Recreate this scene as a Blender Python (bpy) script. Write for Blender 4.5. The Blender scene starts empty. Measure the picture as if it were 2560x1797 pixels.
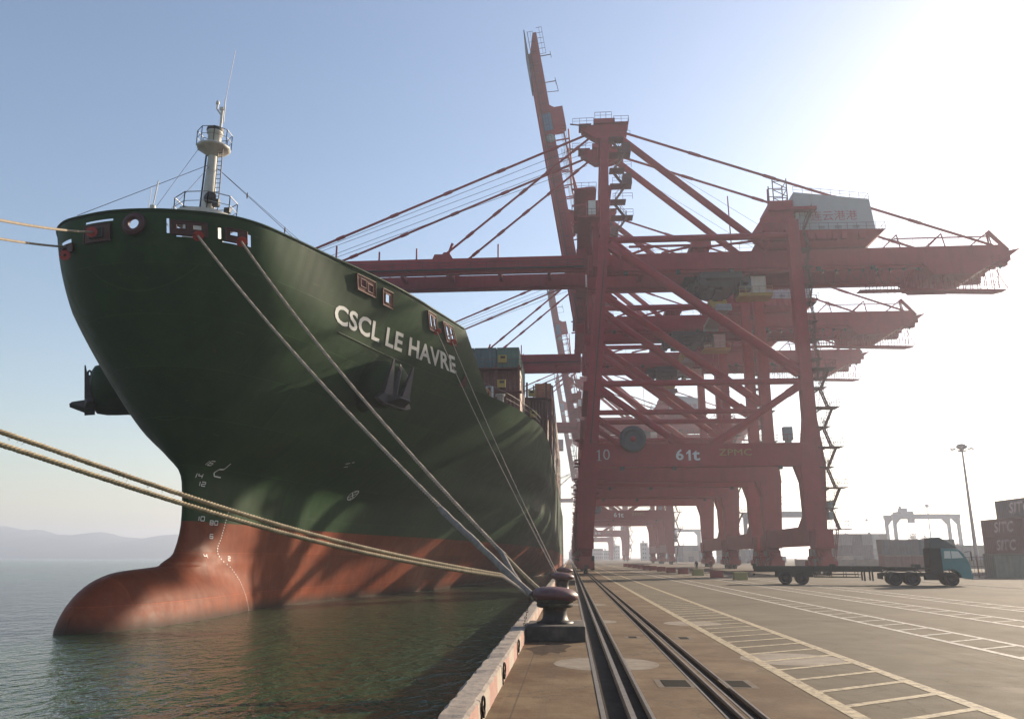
import bpy, bmesh, math, random
from mathutils import Vector, Matrix
R=math.radians
SC=bpy.context.scene
COL=SC.collection
random.seed(7)
# ---------------- camera ----------------
cd=bpy.data.cameras.new("camera"); cam=bpy.data.objects.new("camera",cd); COL.objects.link(cam)
cam.location=(0,0,2.2); cam.rotation_euler=(R(90+13.935),0,R(4.043))
cd.lens=28; cd.sensor_width=36; cd.clip_start=.1; cd.clip_end=20000
SC.camera=cam
# ---------------- sky and sun ----------------
SUN_EL=20.0; SUN_AZ=44.3      # azimuth from +Y towards +X
w=bpy.data.worlds.new("World"); SC.world=w; w.use_nodes=True
nt=w.node_tree; nt.nodes.clear()
sky=nt.nodes.new("ShaderNodeTexSky"); sky.sky_type='NISHITA'; sky.sun_disc=False
sky.sun_elevation=R(SUN_EL); sky.sun_rotation=R(SUN_AZ); sky.air_density=1.3; sky.dust_density=0.8; sky.ozone_density=1.6
bg=nt.nodes.new("ShaderNodeBackground"); bg.inputs[1].default_value=0.081
wo=nt.nodes.new("ShaderNodeOutputWorld"); tn=nt.nodes.new('ShaderNodeMix');tn.data_type='RGBA';tn.blend_type='MULTIPLY';tn.inputs[0].default_value=1;tn.inputs[7].default_value=(1.04,1.0,1.05,1);nt.links.new(sky.outputs[0],tn.inputs[6]);nt.links.new(tn.outputs[2],bg.inputs[0]); nt.links.new(bg.outputs[0],wo.inputs[0])
sd=bpy.data.lights.new("sun","SUN"); sd.energy=5.0; sd.angle=R(0.5); sd.color=(1,.84,.64)
so=bpy.data.objects.new("sun",sd); COL.objects.link(so)
dirv=Vector((math.sin(R(SUN_AZ))*math.cos(R(SUN_EL)),math.cos(R(SUN_AZ))*math.cos(R(SUN_EL)),math.sin(R(SUN_EL))))
so.rotation_euler=dirv.to_track_quat('Z','Y').to_euler()
SC.view_settings.view_transform='Standard'; SC.view_settings.look='None'; SC.view_settings.exposure=1.12; SC.view_settings.gamma=1
SC.cycles.volume_bounces=1; SC.cycles.max_bounces=6; SC.cycles.volume_step_rate=1.0

# ---------------- helpers ----------------
def tag(o,label=None,cat=None,group=None,kind=None):
    if label:o['label']=label
    if cat:o['category']=cat
    if group:o['group']=group
    if kind:o['kind']=kind
    return o
def empty(name,loc=(0,0,0),label=None,cat=None,group=None,rz=0):
    o=bpy.data.objects.new(name,None); COL.objects.link(o); o.location=loc; o.rotation_euler=(0,0,rz)
    o.empty_display_size=.3
    return tag(o,label,cat,group)
class MB:
    def __init__(s,off=(0,0,0)): s.v=[];s.f=[];s.m=[];s.o=Vector(off);s.mi=0;s.sm=[];s.smooth=False
    def add(s,vs,fs):
        b=len(s.v); s.v+= [tuple(Vector(p)-s.o) for p in vs]
        for f in fs: s.f.append(tuple(i+b for i in f)); s.m.append(s.mi); s.sm.append(s.smooth)
        return s
    def box(s,x0,x1,y0,y1,z0,z1):
        return s.add([(x0,y0,z0),(x1,y0,z0),(x1,y1,z0),(x0,y1,z0),(x0,y0,z1),(x1,y0,z1),(x1,y1,z1),(x0,y1,z1)],
            [(3,2,1,0),(4,5,6,7),(0,1,5,4),(1,2,6,5),(2,3,7,6),(3,0,4,7)])
    def hexa(s,p): # 8 points bottom 4 ccw, top 4
        return s.add(p,[(3,2,1,0),(4,5,6,7),(0,1,5,4),(1,2,6,5),(2,3,7,6),(3,0,4,7)])
    def beam(s,a,b,w,h,w2=None,h2=None,up=(0,0,1)):
        a=Vector(a);b=Vector(b);d=(b-a).normalized();u=Vector(up)
        if abs(d.dot(u))>.98:u=Vector((0,1,0))
        r=d.cross(u).normalized();u=r.cross(d)
        w2=w2 or w;h2=h2 or h
        q=lambda c,w,h:[c-r*w/2-u*h/2,c+r*w/2-u*h/2,c+r*w/2+u*h/2,c-r*w/2+u*h/2]
        A=q(a,w,h);B=q(b,w2,h2)
        return s.add(A+B,[(0,1,2,3),(7,6,5,4),(4,5,1,0),(5,6,2,1),(6,7,3,2),(7,4,0,3)])
    def tube(s,pts,r,n=8,r2=None,cap=True):
        pts=[Vector(p) for p in pts];N=len(pts);vs=[];fs=[];pr=None
        for i,p in enumerate(pts):
            d=(pts[min(i+1,N-1)]-pts[max(i-1,0)]).normalized()
            if pr is None:
                u=Vector((0,0,1)) if abs(d.z)<.95 else Vector((1,0,0))
                pr=d.cross(u).normalized()
            pr=(pr-d*pr.dot(d)).normalized();q=d.cross(pr)
            rr=r[i] if isinstance(r,(list,tuple)) else (r+(r2-r)*i/(N-1) if r2 else r)
            for k in range(n):
                t=2*math.pi*k/n;vs.append(p+pr*rr*math.cos(t)+q*rr*math.sin(t))
        for i in range(N-1):
            for k in range(n):
                a=i*n+k;b=i*n+(k+1)%n;fs.append((a,b,b+n,a+n))
        o=s.smooth;s.smooth=True;s.add(vs,fs);s.smooth=o
        if cap:
            s.add([vs[k] for k in range(n)],[tuple(range(n))[::-1]]);s.add([vs[(N-1)*n+k] for k in range(n)],[tuple(range(n))])
        return s
    def lathe(s,c,prof,n=24,axis='z'):
        vs=[];fs=[]
        for (r,h) in prof:
            for k in range(n):
                t=2*math.pi*k/n;x,y=r*math.cos(t),r*math.sin(t)
                p={'z':(x,y,h),'y':(x,-h,y),'x':(h,x,y)}[axis];vs.append((c[0]+p[0],c[1]+p[1],c[2]+p[2]))
        N=len(prof)
        for i in range(N-1):
            for k in range(n):
                a=i*n+k;b=i*n+(k+1)%n;fs.append((a,b,b+n,a+n))
        o=s.smooth;s.smooth=True;s.add(vs,fs);s.smooth=o
        if prof[0][0]>1e-4:s.add(vs[:n],[tuple(range(n))[::-1]])
        if prof[-1][0]>1e-4:s.add(vs[-n:],[tuple(range(n))])
        return s
    def prism(s,poly,y0,y1): # poly in xz, extruded in y
        n=len(poly);vs=[(x,y0,z) for x,z in poly]+[(x,y1,z) for x,z in poly]
        fs=[tuple(range(n)),tuple(range(2*n-1,n-1,-1))]+[((i+1)%n,i,i+n,(i+1)%n+n) for i in range(n)]
        return s.add(vs,fs)
    def ring(s,c,R_,r,axis='y',n=20,m=6,sy=1.0):
        vs=[];fs=[]
        for i in range(n):
            t=2*math.pi*i/n
            for k in range(m):
                u=2*math.pi*k/m;q=R_+r*math.cos(u);a,b,h=q*math.cos(t),q*math.sin(t)*sy,r*math.sin(u)
                p={'z':(a,b,h),'y':(a,h,b),'x':(h,a,b)}[axis];vs.append((c[0]+p[0],c[1]+p[1],c[2]+p[2]))
        for i in range(n):
            for k in range(m):
                a=i*m+k;b=i*m+(k+1)%m;c2=((i+1)%n)*m+(k+1)%m;d=((i+1)%n)*m+k;fs.append((a,b,c2,d))
        o=s.smooth;s.smooth=True;s.add(vs,fs);s.smooth=o;return s
    def rail(s,pts,h=1.1,post=1.6,r=.03,closed=False):
        pts=[Vector(p) for p in pts]
        if closed:pts.append(pts[0])
        up=Vector((0,0,h))
        for a,b in zip(pts,pts[1:]):
            s.beam(a+up,b+up,r*2,r*2);s.beam(a+up*.5,b+up*.5,r*1.4,r*1.4)
            n=max(1,int((b-a).length/post))
            for i in range(n+1):
                p=a+(b-a)*i/n;s.beam(p,p+up,r*2,r*2)
        return s
    def stairs(s,a,b,wdt=.8,side=(0,1,0),n=10):
        a=Vector(a);b=Vector(b);sd=Vector(side)*wdt/2
        s.beam(a-sd,b-sd,.06,.22);s.beam(a+sd,b+sd,.06,.22)
        for sg in(-1,1):
            s.beam(a+sd*sg+Vector((0,0,1)),b+sd*sg+Vector((0,0,1)),.05,.05)
            for t in(.05,.5,.95):
                p=a.lerp(b,t)+sd*sg;s.beam(p,p+Vector((0,0,1)),.04,.04)
        d=(b-a);d.z=0;d.normalize()
        for i in range(n):
            p=a.lerp(b,(i+.5)/n);s.beam(p-sd,p+sd,.2,.05)
        return s
    def build(s,name,mat,parent=None,loc=None,flip=False):
        me=bpy.data.meshes.new(name);me.from_pydata(s.v,[],s.f)
        mats=mat if isinstance(mat,(list,tuple)) else [mat]
        for m_ in mats:me.materials.append(m_)
        me.polygons.foreach_set('material_index',s.m);me.polygons.foreach_set('use_smooth',s.sm)
        me.update()
        bm=bmesh.new();bm.from_mesh(me);bmesh.ops.recalc_face_normals(bm,faces=bm.faces);bm.to_mesh(me);bm.free()
        o=bpy.data.objects.new(name,me);COL.objects.link(o)
        if parent:o.parent=parent
        if loc is not None:o.location=loc
        return o
def children(o): return [c for c in bpy.data.objects if c.parent==o]
def index_children():
    d={}
    for c in bpy.data.objects:
        if c.parent:d.setdefault(c.parent.name,[]).append(c)
    return d
def copy_tree(o,idx,parent=None):
    c=o.copy();COL.objects.link(c)
    if parent:c.parent=parent
    for ch in idx.get(o.name,[]):copy_tree(ch,idx,c)
    return c
# ---------------- materials ----------------
MATS={}
def mat(name,col,rough=.6,metal=0.,var=.12,scale=1.5,spec=.4,dirt=None,dscale=.6,damt=.35,bump=0,streak=False,dlo=.5,dhi=.75):
    if name in MATS:return MATS[name]
    col=tuple(c*.66 for c in col);dirt=tuple(c*.66 for c in dirt) if dirt else None
    m=bpy.data.materials.new(name);m.use_nodes=True;n=m.node_tree;b=n.nodes['Principled BSDF']
    b.inputs['Roughness'].default_value=rough;b.inputs['Metallic'].default_value=metal;b.inputs['Specular IOR Level'].default_value=spec
    tc=n.nodes.new('ShaderNodeTexCoord');ns=n.nodes.new('ShaderNodeTexNoise');ns.inputs['Scale'].default_value=scale;ns.inputs['Detail'].default_value=6
    n.links.new(tc.outputs['Object'],ns.inputs['Vector'])
    mr=n.nodes.new('ShaderNodeMapRange');mr.inputs[1].default_value=.3;mr.inputs[2].default_value=.7;mr.inputs[3].default_value=1-var;mr.inputs[4].default_value=1+var
    n.links.new(ns.outputs[0],mr.inputs[0])
    mx=n.nodes.new('ShaderNodeMix');mx.data_type='RGBA';mx.blend_type='MULTIPLY';mx.inputs[0].default_value=1
    mx.inputs[6].default_value=(*col,1);n.links.new(mr.outputs[0],mx.inputs[7]);last=mx.outputs[2]
    if dirt:
        n2=n.nodes.new('ShaderNodeTexNoise');n2.inputs['Scale'].default_value=dscale;n2.inputs['Detail'].default_value=8;n2.inputs['Roughness'].default_value=.7
        if streak:
            mp=n.nodes.new('ShaderNodeMapping');mp.inputs['Scale'].default_value=(1.5,1.5,.12);n.links.new(tc.outputs['Object'],mp.inputs[0]);n.links.new(mp.outputs[0],n2.inputs[0])
        else:n.links.new(tc.outputs['Object'],n2.inputs[0])
        r2=n.nodes.new('ShaderNodeMapRange');r2.inputs[1].default_value=dlo;r2.inputs[2].default_value=dhi;r2.inputs[3].default_value=0;r2.inputs[4].default_value=damt
        n.links.new(n2.outputs[0],r2.inputs[0])
        m2=n.nodes.new('ShaderNodeMix');m2.data_type='RGBA';n.links.new(r2.outputs[0],m2.inputs[0]);n.links.new(last,m2.inputs[6]);m2.inputs[7].default_value=(*dirt,1);last=m2.outputs[2]
    n.links.new(last,b.inputs['Base Color'])
    if bump:
        bp=n.nodes.new('ShaderNodeBump');bp.inputs['Strength'].default_value=bump;bp.inputs['Distance'].default_value=.05
        n.links.new(ns.outputs[0],bp.inputs['Height']);n.links.new(bp.outputs[0],b.inputs['Normal'])
    MATS[name]=m;return m
RED=mat('crane_red',(.39,.034,.044),.55,var=.12,scale=.8,spec=.2,dirt=(.13,.03,.03),damt=.5,dscale=.9,streak=True)
RED2=mat('crane_red_bright',(.38,.04,.035),.5,var=.12,scale=.8,dirt=(.2,.04,.03),damt=.4)
DARK=mat('dark_steel',(.05,.045,.045),.6,.3)
GREY=mat('grey_metal',(.3,.31,.32),.5,.2)
WHITE=mat('white_paint',(.75,.75,.72),.5,var=.05,dirt=(.4,.33,.25),damt=.4,streak=True,dscale=1.2)
LETTER=mat('white_lettering',(.78,.79,.78),.5,var=.06)
STAIR=mat('stair_maroon',(.14,.035,.035),.6)
YEL=mat('yellow_paint',(.42,.29,.04),.5,dirt=(.3,.2,.08),damt=.4)
RUBBER=mat('black_rubber',(.025,.025,.025),.8)
REDW=mat('red_lettering',(.45,.1,.12),.5)
def text_mesh(txt,size,bold=0.,align='CENTER',extr=.0):
    c=bpy.data.curves.new('lettering','FONT');c.body=txt;c.size=size;c.align_x=align;c.align_y='CENTER';c.offset=bold;c.extrude=extr;c.resolution_u=3;c.space_character=1.0+bold*2.2
    o=bpy.data.objects.new('tmp',c);COL.objects.link(o)
    dg=bpy.context.evaluated_depsgraph_get();dg.update()
    me=bpy.data.meshes.new_from_object(o.evaluated_get(dg));me.name='lettering'
    bpy.data.objects.remove(o);return me
def text(txt,size,loc,face='-y',m=None,parent=None,bold=0.,sx=1.0,name='lettering'):
    me=text_mesh(txt,size,bold);me.materials.clear();me.materials.append(m or LETTER)
    rot={'-y':Matrix.Rotation(R(90),4,'X'),'-x':Matrix.Rotation(R(-90),4,'Z')@Matrix.Rotation(R(90),4,'X'),'+x':Matrix.Rotation(R(90),4,'Z')@Matrix.Rotation(R(90),4,'X')}[face]
    me.transform(rot@Matrix.Diagonal((sx,1,1,1)))
    o=bpy.data.objects.new(name,me);COL.objects.link(o);o.location=loc
    if parent:o.parent=parent
    return o

def glyph_one(h,serif=False):
    w=h*.2
    if serif:P=[(-w*1.1,0),(w*1.1,0),(w*1.1,h*.035),(w*.3,h*.06),(w*.3,h),(w*.1,h),(-w*1.2,h*.82),(-w*1.2,h*.79),(-w*.3,h*.84),(-w*.3,h*.06),(-w*1.1,h*.035)]
    else:P=[(-w*.1,0),(w,0),(w,h),(w*.15,h),(-w*.3,h*.86),(-w*1.1,h*.74),(-w*1.1,h*.56),(-w*.1,h*.7)]
    return P
def one(h,loc,m,parent,serif=False,name='lettering'):
    b=MB();P=glyph_one(h,serif);b.add([(x,0,z-h/2) for x,z in P],[tuple(range(len(P)))]);return b.build(name,m,parent,loc)
# ---------------- ground, water, hills, haze ----------------
def ground_mat():
    m=bpy.data.materials.new('apron_concrete');m.use_nodes=True;n=m.node_tree;b=n.nodes['Principled BSDF'];L=n.links.new;b.inputs['Specular IOR Level'].default_value=.12
    tc=n.nodes.new('ShaderNodeTexCoord');sx=n.nodes.new('ShaderNodeSeparateXYZ');L(tc.outputs['Object'],sx.inputs[0])
    def noise(sc,det=6,ro=.6,vec=None):
        x=n.nodes.new('ShaderNodeTexNoise');x.inputs['Scale'].default_value=sc;x.inputs['Detail'].default_value=det;x.inputs['Roughness'].default_value=ro
        L(vec or tc.outputs['Object'],x.inputs['Vector']);return x.outputs[0]
    def mr(i,a,c,d,e):
        x=n.nodes.new('ShaderNodeMapRange');L(i,x.inputs[0])
        for k,v in zip((1,2,3,4),(a,c,d,e)):x.inputs[k].default_value=v
        return x.outputs[0]
    def mix(f,a,c,bt='MIX'):
        if isinstance(a,tuple):a=tuple(q*.48 for q in a)
        if isinstance(c,tuple):c=tuple(q*.48 for q in c)
        x=n.nodes.new('ShaderNodeMix');x.data_type='RGBA';x.blend_type=bt
        for s,v in((0,f),(6,a),(7,c)):
            if hasattr(v,'default_value') or hasattr(v,'is_linked'):L(v,x.inputs[s])
            else:x.inputs[s].default_value=v if s==0 else (*v,1)
        return x.outputs[2]
    near=mix(mr(noise(.5,9,.7),.4,.62,0,1),(.17,.085,.038),(.34,.23,.13))
    near=mix(mr(noise(2.3,8,.75),.5,.8,0,.6),near,(.11,.062,.034))
    far=mix(mr(noise(.16,9,.72),.38,.62,0,1),(.15,.115,.075),(.28,.225,.155))
    mp=n.nodes.new('ShaderNodeMapping');mp.inputs['Scale'].default_value=(.5,.05,1);L(tc.outputs['Object'],mp.inputs[0])
    far=mix(mr(noise(1.0,6,.6,mp.outputs[0]),.45,.8,0,.5),far,(.17,.14,.11))
    wob=n.nodes.new('ShaderNodeMath');wob.operation='ADD';L(sx.outputs[0],wob.inputs[0]);L(mr(noise(.4),0,1,-.25,.25),wob.inputs[1])
    c=mix(mr(wob.outputs[0],3.9,4.3,0,1),near,far)
    # tyre marks along the quay, blotchy oil stains, cracks
    m3=n.nodes.new('ShaderNodeMapping');m3.inputs['Scale'].default_value=(2.2,.018,1);L(tc.outputs['Object'],m3.inputs[0])
    c=mix(mr(noise(1.0,5,.65,m3.outputs[0]),.56,.72,0,.45),c,(.10,.075,.055))
    c=mix(mr(noise(.9,9,.8),.57,.70,0,.6),c,(.13,.085,.055))
    c=mix(mr(noise(.35,10,.75),.6,.75,0,.5),c,(.36,.30,.22))
    vo=n.nodes.new('ShaderNodeTexVoronoi');vo.feature='DISTANCE_TO_EDGE';vo.inputs['Scale'].default_value=.33
    wv=n.nodes.new('ShaderNodeMix');wv.data_type='VECTOR';wv.inputs[0].default_value=.12;L(tc.outputs['Object'],wv.inputs[4])
    nz=n.nodes.new('ShaderNodeTexNoise');nz.inputs['Scale'].default_value=1.3;nz.inputs['Detail'].default_value=6;L(tc.outputs['Object'],nz.inputs['Vector'])
    sc_=n.nodes.new('ShaderNodeVectorMath');sc_.operation='MULTIPLY_ADD';L(nz.outputs['Color'],sc_.inputs[0]);sc_.inputs[1].default_value=(1.6,1.6,0);L(tc.outputs['Object'],sc_.inputs[2]);L(sc_.outputs[0],vo.inputs['Vector'])
    c=mix(mr(vo.outputs['Distance'],.0,.012,.55,0),c,(.08,.055,.04))
    # patches and speckle
    c=mix(mr(noise(14,4,.7),.62,.75,0,.35),c,(.12,.09,.06))
    c=mix(mr(noise(30,3,.7),.3,.7,.0,.25),c,(.36,.29,.2))
    # slab joints: every 6 m along Y, x joints
    def joint(out,per,w_):
        a=n.nodes.new('ShaderNodeMath');a.operation='MODULO';a.inputs[1].default_value=per;L(out,a.inputs[0])
        q=n.nodes.new('ShaderNodeMath');q.operation='LESS_THAN';q.inputs[1].default_value=w_;L(a.outputs[0],q.inputs[0]);return q.outputs[0]
    ad=n.nodes.new('ShaderNodeMath');ad.operation='ADD';ad.inputs[1].default_value=601.2;L(sx.outputs[1],ad.inputs[0])
    j=joint(ad.outputs[0],6,.035)
    ax=n.nodes.new('ShaderNodeMath');ax.operation='ADD';ax.inputs[1].default_value=395.9;L(sx.outputs[0],ax.inputs[0])
    j2=joint(ax.outputs[0],5,.03)
    jm=n.nodes.new('ShaderNodeMath');jm.operation='MAXIMUM';L(j,jm.inputs[0]);L(j2,jm.inputs[1])
    js=n.nodes.new('ShaderNodeMath');js.operation='MULTIPLY';js.inputs[1].default_value=.55;L(jm.outputs[0],js.inputs[0])
    c=mix(js.outputs[0],c,(.09,.065,.045))
    L(c,b.inputs['Base Color'])
    L(mr(noise(1.1,6,.6),.3,.7,.75,.95),b.inputs['Roughness'])
    bp=n.nodes.new('ShaderNodeBump');bp.inputs['Strength'].default_value=.35;bp.inputs['Distance'].default_value=.03;L(noise(9,8,.7),bp.inputs['Height']);L(bp.outputs[0],b.inputs['Normal'])
    return m
CONC=ground_mat()
CHAN=mat('channel_floor',(.04,.032,.026),.8,spec=.1,var=.3,scale=3,dirt=(.12,.1,.08),dscale=2,damt=.5)
STEELEDGE=mat('worn_steel_edge',(.34,.3,.26),.45,.5,var=.2,scale=6,dirt=(.16,.09,.05),dscale=5,damt=.6)
def strip(prof,y0,y1,name,mats,idx,kind='structure'):
    b=MB()
    for i in range(len(prof)-1):
        (x0,z0),(x1,z1)=prof[i],prof[i+1];b.mi=idx[i]
        b.add([(x0,y0,z0),(x1,y0,z1),(x1,y1,z1),(x0,y1,z0)],[(0,1,2,3)])
    return b
prof=[(-1.62,-6),(-1.62,0),(.44,0),(.44,-.14),(1.14,-.14),(1.14,0),(2.20,0),(2.20,-.1),(2.40,-.1),(2.40,0),(2.54,0),(2.54,-.1),(2.74,-.1),(2.74,0),(3000,0)]
idx=[0,0,0,1,0,0,0,1,0,0,0,1,0,0]
g=strip(prof,-60,3500,'quay_apron',None,idx).build('quay_apron',[CONC,CHAN]);tag(g,kind='structure')
g.data.flip_normals() if g.data.polygons[1].normal.z<0 else None
# steel rail and angle edges in the groove
b=MB();b.box(.40,.47,-60,1500,-.10,.012);b.box(.82,.90,-60,1500,-.139,.006);b.box(1.11,1.16,-60,1500,-.10,.012)
tag(b.build('crane_rail',STEELEDGE),'worn steel crane rail in the wide groove beside the bollards','rail')
for xs,lab in (((2.165,2.20),'rusty steel strips edging the twin black cable slots right of the rail'),):
    b=MB()
    for x in (2.175,2.405,2.515,2.745):b.box(x-.018,x+.018,-60,1500,-.05,.007)
    tag(b.build('slot_edging',STEELEDGE),lab,'edging')
b=MB();b.box(32.2,32.28,-20,1500,.002,.012);b.box(32.5,32.58,-20,1500,.002,.012)
tag(b.build('landside_crane_rail',STEELEDGE),'far landside crane rail let into the apron under the landside legs','rail')
# painted markings
def paint_mat(name,col,th=.48):
    m=mat(name,col,.7,var=.12,scale=4,dirt=(.17,.132,.09),dscale=6,damt=.95,dlo=.44,dhi=.62)
    return m
PY=paint_mat('faded_yellow_marking',(.56,.44,.26));PW=paint_mat('faded_white_marking',(.66,.6,.52))
PP=mat('pale_repair_patch',(.27,.22,.165),.8,var=.15,scale=3,dirt=(.16,.11,.07),dscale=2,damt=.8,dlo=.42,dhi=.65)
def quad(b,p,z):b.add([(x,y,z) for x,y in p],[(0,1,2,3)])
def ladder(name,m,xa,xb,wl,y0,y1,sp,rw,skew,z=.006,ph=0):
    b=MB()
    quad(b,[(xa-wl/2,y0),(xa+wl/2,y0),(xa+wl/2,y1),(xa-wl/2,y1)],z);quad(b,[(xb-wl/2,y0),(xb+wl/2,y0),(xb+wl/2,y1),(xb-wl/2,y1)],z)
    y=y0+ph
    while y+skew<y1:
        quad(b,[(xa+wl/2,y),(xb-wl/2,y+skew),(xb-wl/2,y+skew+rw),(xa+wl/2,y+rw)],z);y+=sp
    return tag(b.build(name,m),kind='structure')
ladder('yellow_lane_marking',PY,4.05,6.10,.24,2,420,1.35,.2,1.25,ph=.45)
ladder('white_lane_marking',PW,10.05,11.45,.2,4,300,1.75,.19,.85)
ladder('white_lane_marking',PW,14.65,16.05,.2,4,300,1.75,.19,.85)
ladder('white_lane_marking',PW,18.85,20.35,.2,4,300,1.75,.19,.85)
b=MB()
for (x,y,r) in ((.73,18.1,1.12),(4.15,29,1.0),(.7,29.6,.9),(4.9,19.2,1.15),(.75,40,.95)):
    segs=[]
    for (c0,c1) in ((-9,.40),(1.165,2.15),(2.78,99)):
        a=max(c0,x-r);e=min(c1,x+r)
        if e<=a:continue
        n=18;xs=[a+(e-a)*i/n for i in range(n+1)]
        vs=[(q,y-math.sqrt(max(r*r-(q-x)**2,0))*.97-.03*math.sin(q*9),.0025) for q in xs]+[(q,y+math.sqrt(max(r*r-(q-x)**2,0)),.0025) for q in xs]
        b.add(vs,[(i,i+1,n+2+i,n+1+i) for i in range(n)])
tag(b.build('repair_patches',PP),kind='structure')
PITM=mat('pit_shade',(.018,.015,.013),.9,spec=.05)
FRM=mat('pit_frame',(.2,.16,.12),.8,spec=.1,dirt=(.1,.08,.06),dscale=6,damt=.7)
STN=mat('oil_stain',(.075,.052,.038),.9,var=.3,scale=5,spec=.05)
for (sx_,sy_,rx,ry,sd) in ((-.55,20.9,.42,1.25,1),):
    rg=random.Random(sd);b=MB();n_=34;ph=[rg.uniform(0,6) for _ in range(4)]
    pts_=[]
    for k in range(n_):
        a=2*math.pi*k/n_;q=1+.22*math.sin(2*a+ph[0])+.16*math.sin(5*a+ph[1])+.1*math.sin(9*a+ph[2])+.06*math.sin(14*a+ph[3]);pts_.append((sx_+rx*q*math.cos(a),sy_+ry*q*math.sin(a),.0022))
    b.add([(sx_,sy_,.0022)]+pts_,[(0,1+k,1+(k+1)%n_) for k in range(n_)]);tag(b.build('ground_stain',STN),kind='structure')
def painted_pit(name,x0,x1,y0,y1,lab,fr=.12):
    e=empty(name,((x0+x1)/2,(y0+y1)/2,0),lab,'manhole')
    c=((x0+x1)/2,(y0+y1)/2,0)
    b=MB(c);b.add([(x0-fr,y0-fr,.004),(x1+fr,y0-fr,.004),(x1+fr,y1+fr,.004),(x0-fr,y1+fr,.004)],[(0,1,2,3)]);b.build('frame',FRM,e)
    b=MB(c);b.box(x0,x1,y0,y1,.002,.009);b.build('pit_shade_plate',PITM,e)  # near-black plate on the surface stands in for shade inside an open pit
painted_pit('drain_pit',1.62,2.08,15.1,15.85,'black square pit left of the twin slots, nearest of the two pits')
painted_pit('drain_pit',2.80,3.12,15.1,15.85,'black square pit hard against the right edge of the twin slots')
painted_pit('drain_pit',1.62,1.84,23.8,24.2,'small dark pit between the rail groove and twin slots beside the pale patch')
painted_pit('drain_pit',3.02,3.26,23.6,24.1,'small dark pit beside the left line of the yellow ladder marking')
# water
def water():
    m=bpy.data.materials.new('sea_water');m.use_nodes=True;n=m.node_tree;b=n.nodes['Principled BSDF'];L=n.links.new
    b.inputs['Base Color'].default_value=(.032,.055,.026,1);b.inputs['Roughness'].default_value=.12;b.inputs['IOR'].default_value=1.33
    tc=n.nodes.new('ShaderNodeTexCoord')
    last=None
    for sc,dist,st,asp in ((.3,.45,.6,(1,.6,1)),(1.5,.3,.9,(1,.6,1)),(5,.09,1,(1,.7,1))):
        mp=n.nodes.new('ShaderNodeMapping');mp.inputs['Scale'].default_value=asp;mp.inputs['Rotation'].default_value=(0,0,.5);L(tc.outputs['Object'],mp.inputs[0])
        ns=n.nodes.new('ShaderNodeTexNoise');ns.inputs['Scale'].default_value=sc;ns.inputs['Detail'].default_value=3;ns.inputs['Distortion'].default_value=.4;L(mp.outputs[0],ns.inputs[0])
        bp=n.nodes.new('ShaderNodeBump');bp.inputs['Strength'].default_value=st;bp.inputs['Distance'].default_value=dist;L(ns.outputs[0],bp.inputs['Height'])
        if last:L(last,bp.inputs['Normal'])
        last=bp.outputs[0]
    L(last,b.inputs['Normal']);return m
b=MB();b.add([(-3500,-60,-1.1),(-1.62,-60,-1.1),(-1.62,3500,-1.1),(-3500,3500,-1.1)],[(0,1,2,3)])
tag(b.build('sea_water',water()),kind='structure')
# hills across the bay
HILL=mat('hill_scrub',(.09,.1,.07),.9,var=.3,scale=.02)
def hills():
    b=MB();n=160;m=16;vs=[];fs=[]
    rng=random.Random(3);ph=[rng.uniform(0,6) for _ in range(9)]
    for j in range(m+1):
        v=j/m
        for i in range(n+1):
            x=-1750+1650*i/n
            prof=38*(1+.0*x)+11*math.sin(x*.0062+1.2)+8*math.sin(x*.013+ph[1])+4*math.sin(x*.03+ph[2])+1.5*math.sin(x*.09+ph[3])+.7*math.sin(x*.21)
            prof*=max(0,min(1,(x+1850)/200))
            y=1150+v*420+18*math.sin(x*.012+v*3)
            h=prof*math.sin(min(1,v*1.25)*math.pi/2)**.8*(1 if v<.8 else (1-v)/.2*.5+.5)+(2.5*math.sin(x*.05+v*9)*v)
            vs.append((x*1.9,y*1.9,-1.4+h*1.9))
    for j in range(m):
        for i in range(n):
            a=j*(n+1)+i;fs.append((a,a+1,a+n+2,a+n+1))
    b.smooth=True;b.add(vs,fs);return tag(b.build('hills',HILL),kind='structure')
hills()
BLD=mat('pale_building_wall',(.6,.57,.52),.8)
for i,(x,y,wd,h,l) in enumerate([(-990,2160,50,17,'long pale waterfront building at the foot of the hills right of centre'),(-1065,2160,34,9,'low pale waterfront shed at the foot of the hills, left of the taller block')]):
    e=empty('waterfront_building',(x,y,-1),l,'building');c=(x,y,-1)
    b=MB(c);b.box(x-wd/2,x+wd/2,y-5,y+5,-1,h);b.build('wall',BLD,e)
    b=MB(c);b.prism([(x-wd/2-.5,h),(x+wd/2+.5,h),(x,h+3)],y-5.5,y+5.5);b.build('roof',RED2,e)
# haze
def haze():
    m=bpy.data.materials.new('haze_air');m.use_nodes=True;n=m.node_tree;n.nodes.clear()
    o=n.nodes.new('ShaderNodeOutputMaterial');v=n.nodes.new('ShaderNodeVolumePrincipled')
    v.inputs['Color'].default_value=(.72,.77,.9,1);v.inputs['Density'].default_value=HAZE_D;v.inputs['Anisotropy'].default_value=HAZE_G
    n.links.new(v.outputs[0],o.inputs['Volume'])
    b=MB();b.box(-4000,4000,-200,4000,-12,HAZE_TOP);h=b.build('haze',m);tag(h,kind='stuff');return h
HAZE_D=.0005;HAZE_G=.45;HAZE_TOP=124
haze()
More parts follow.
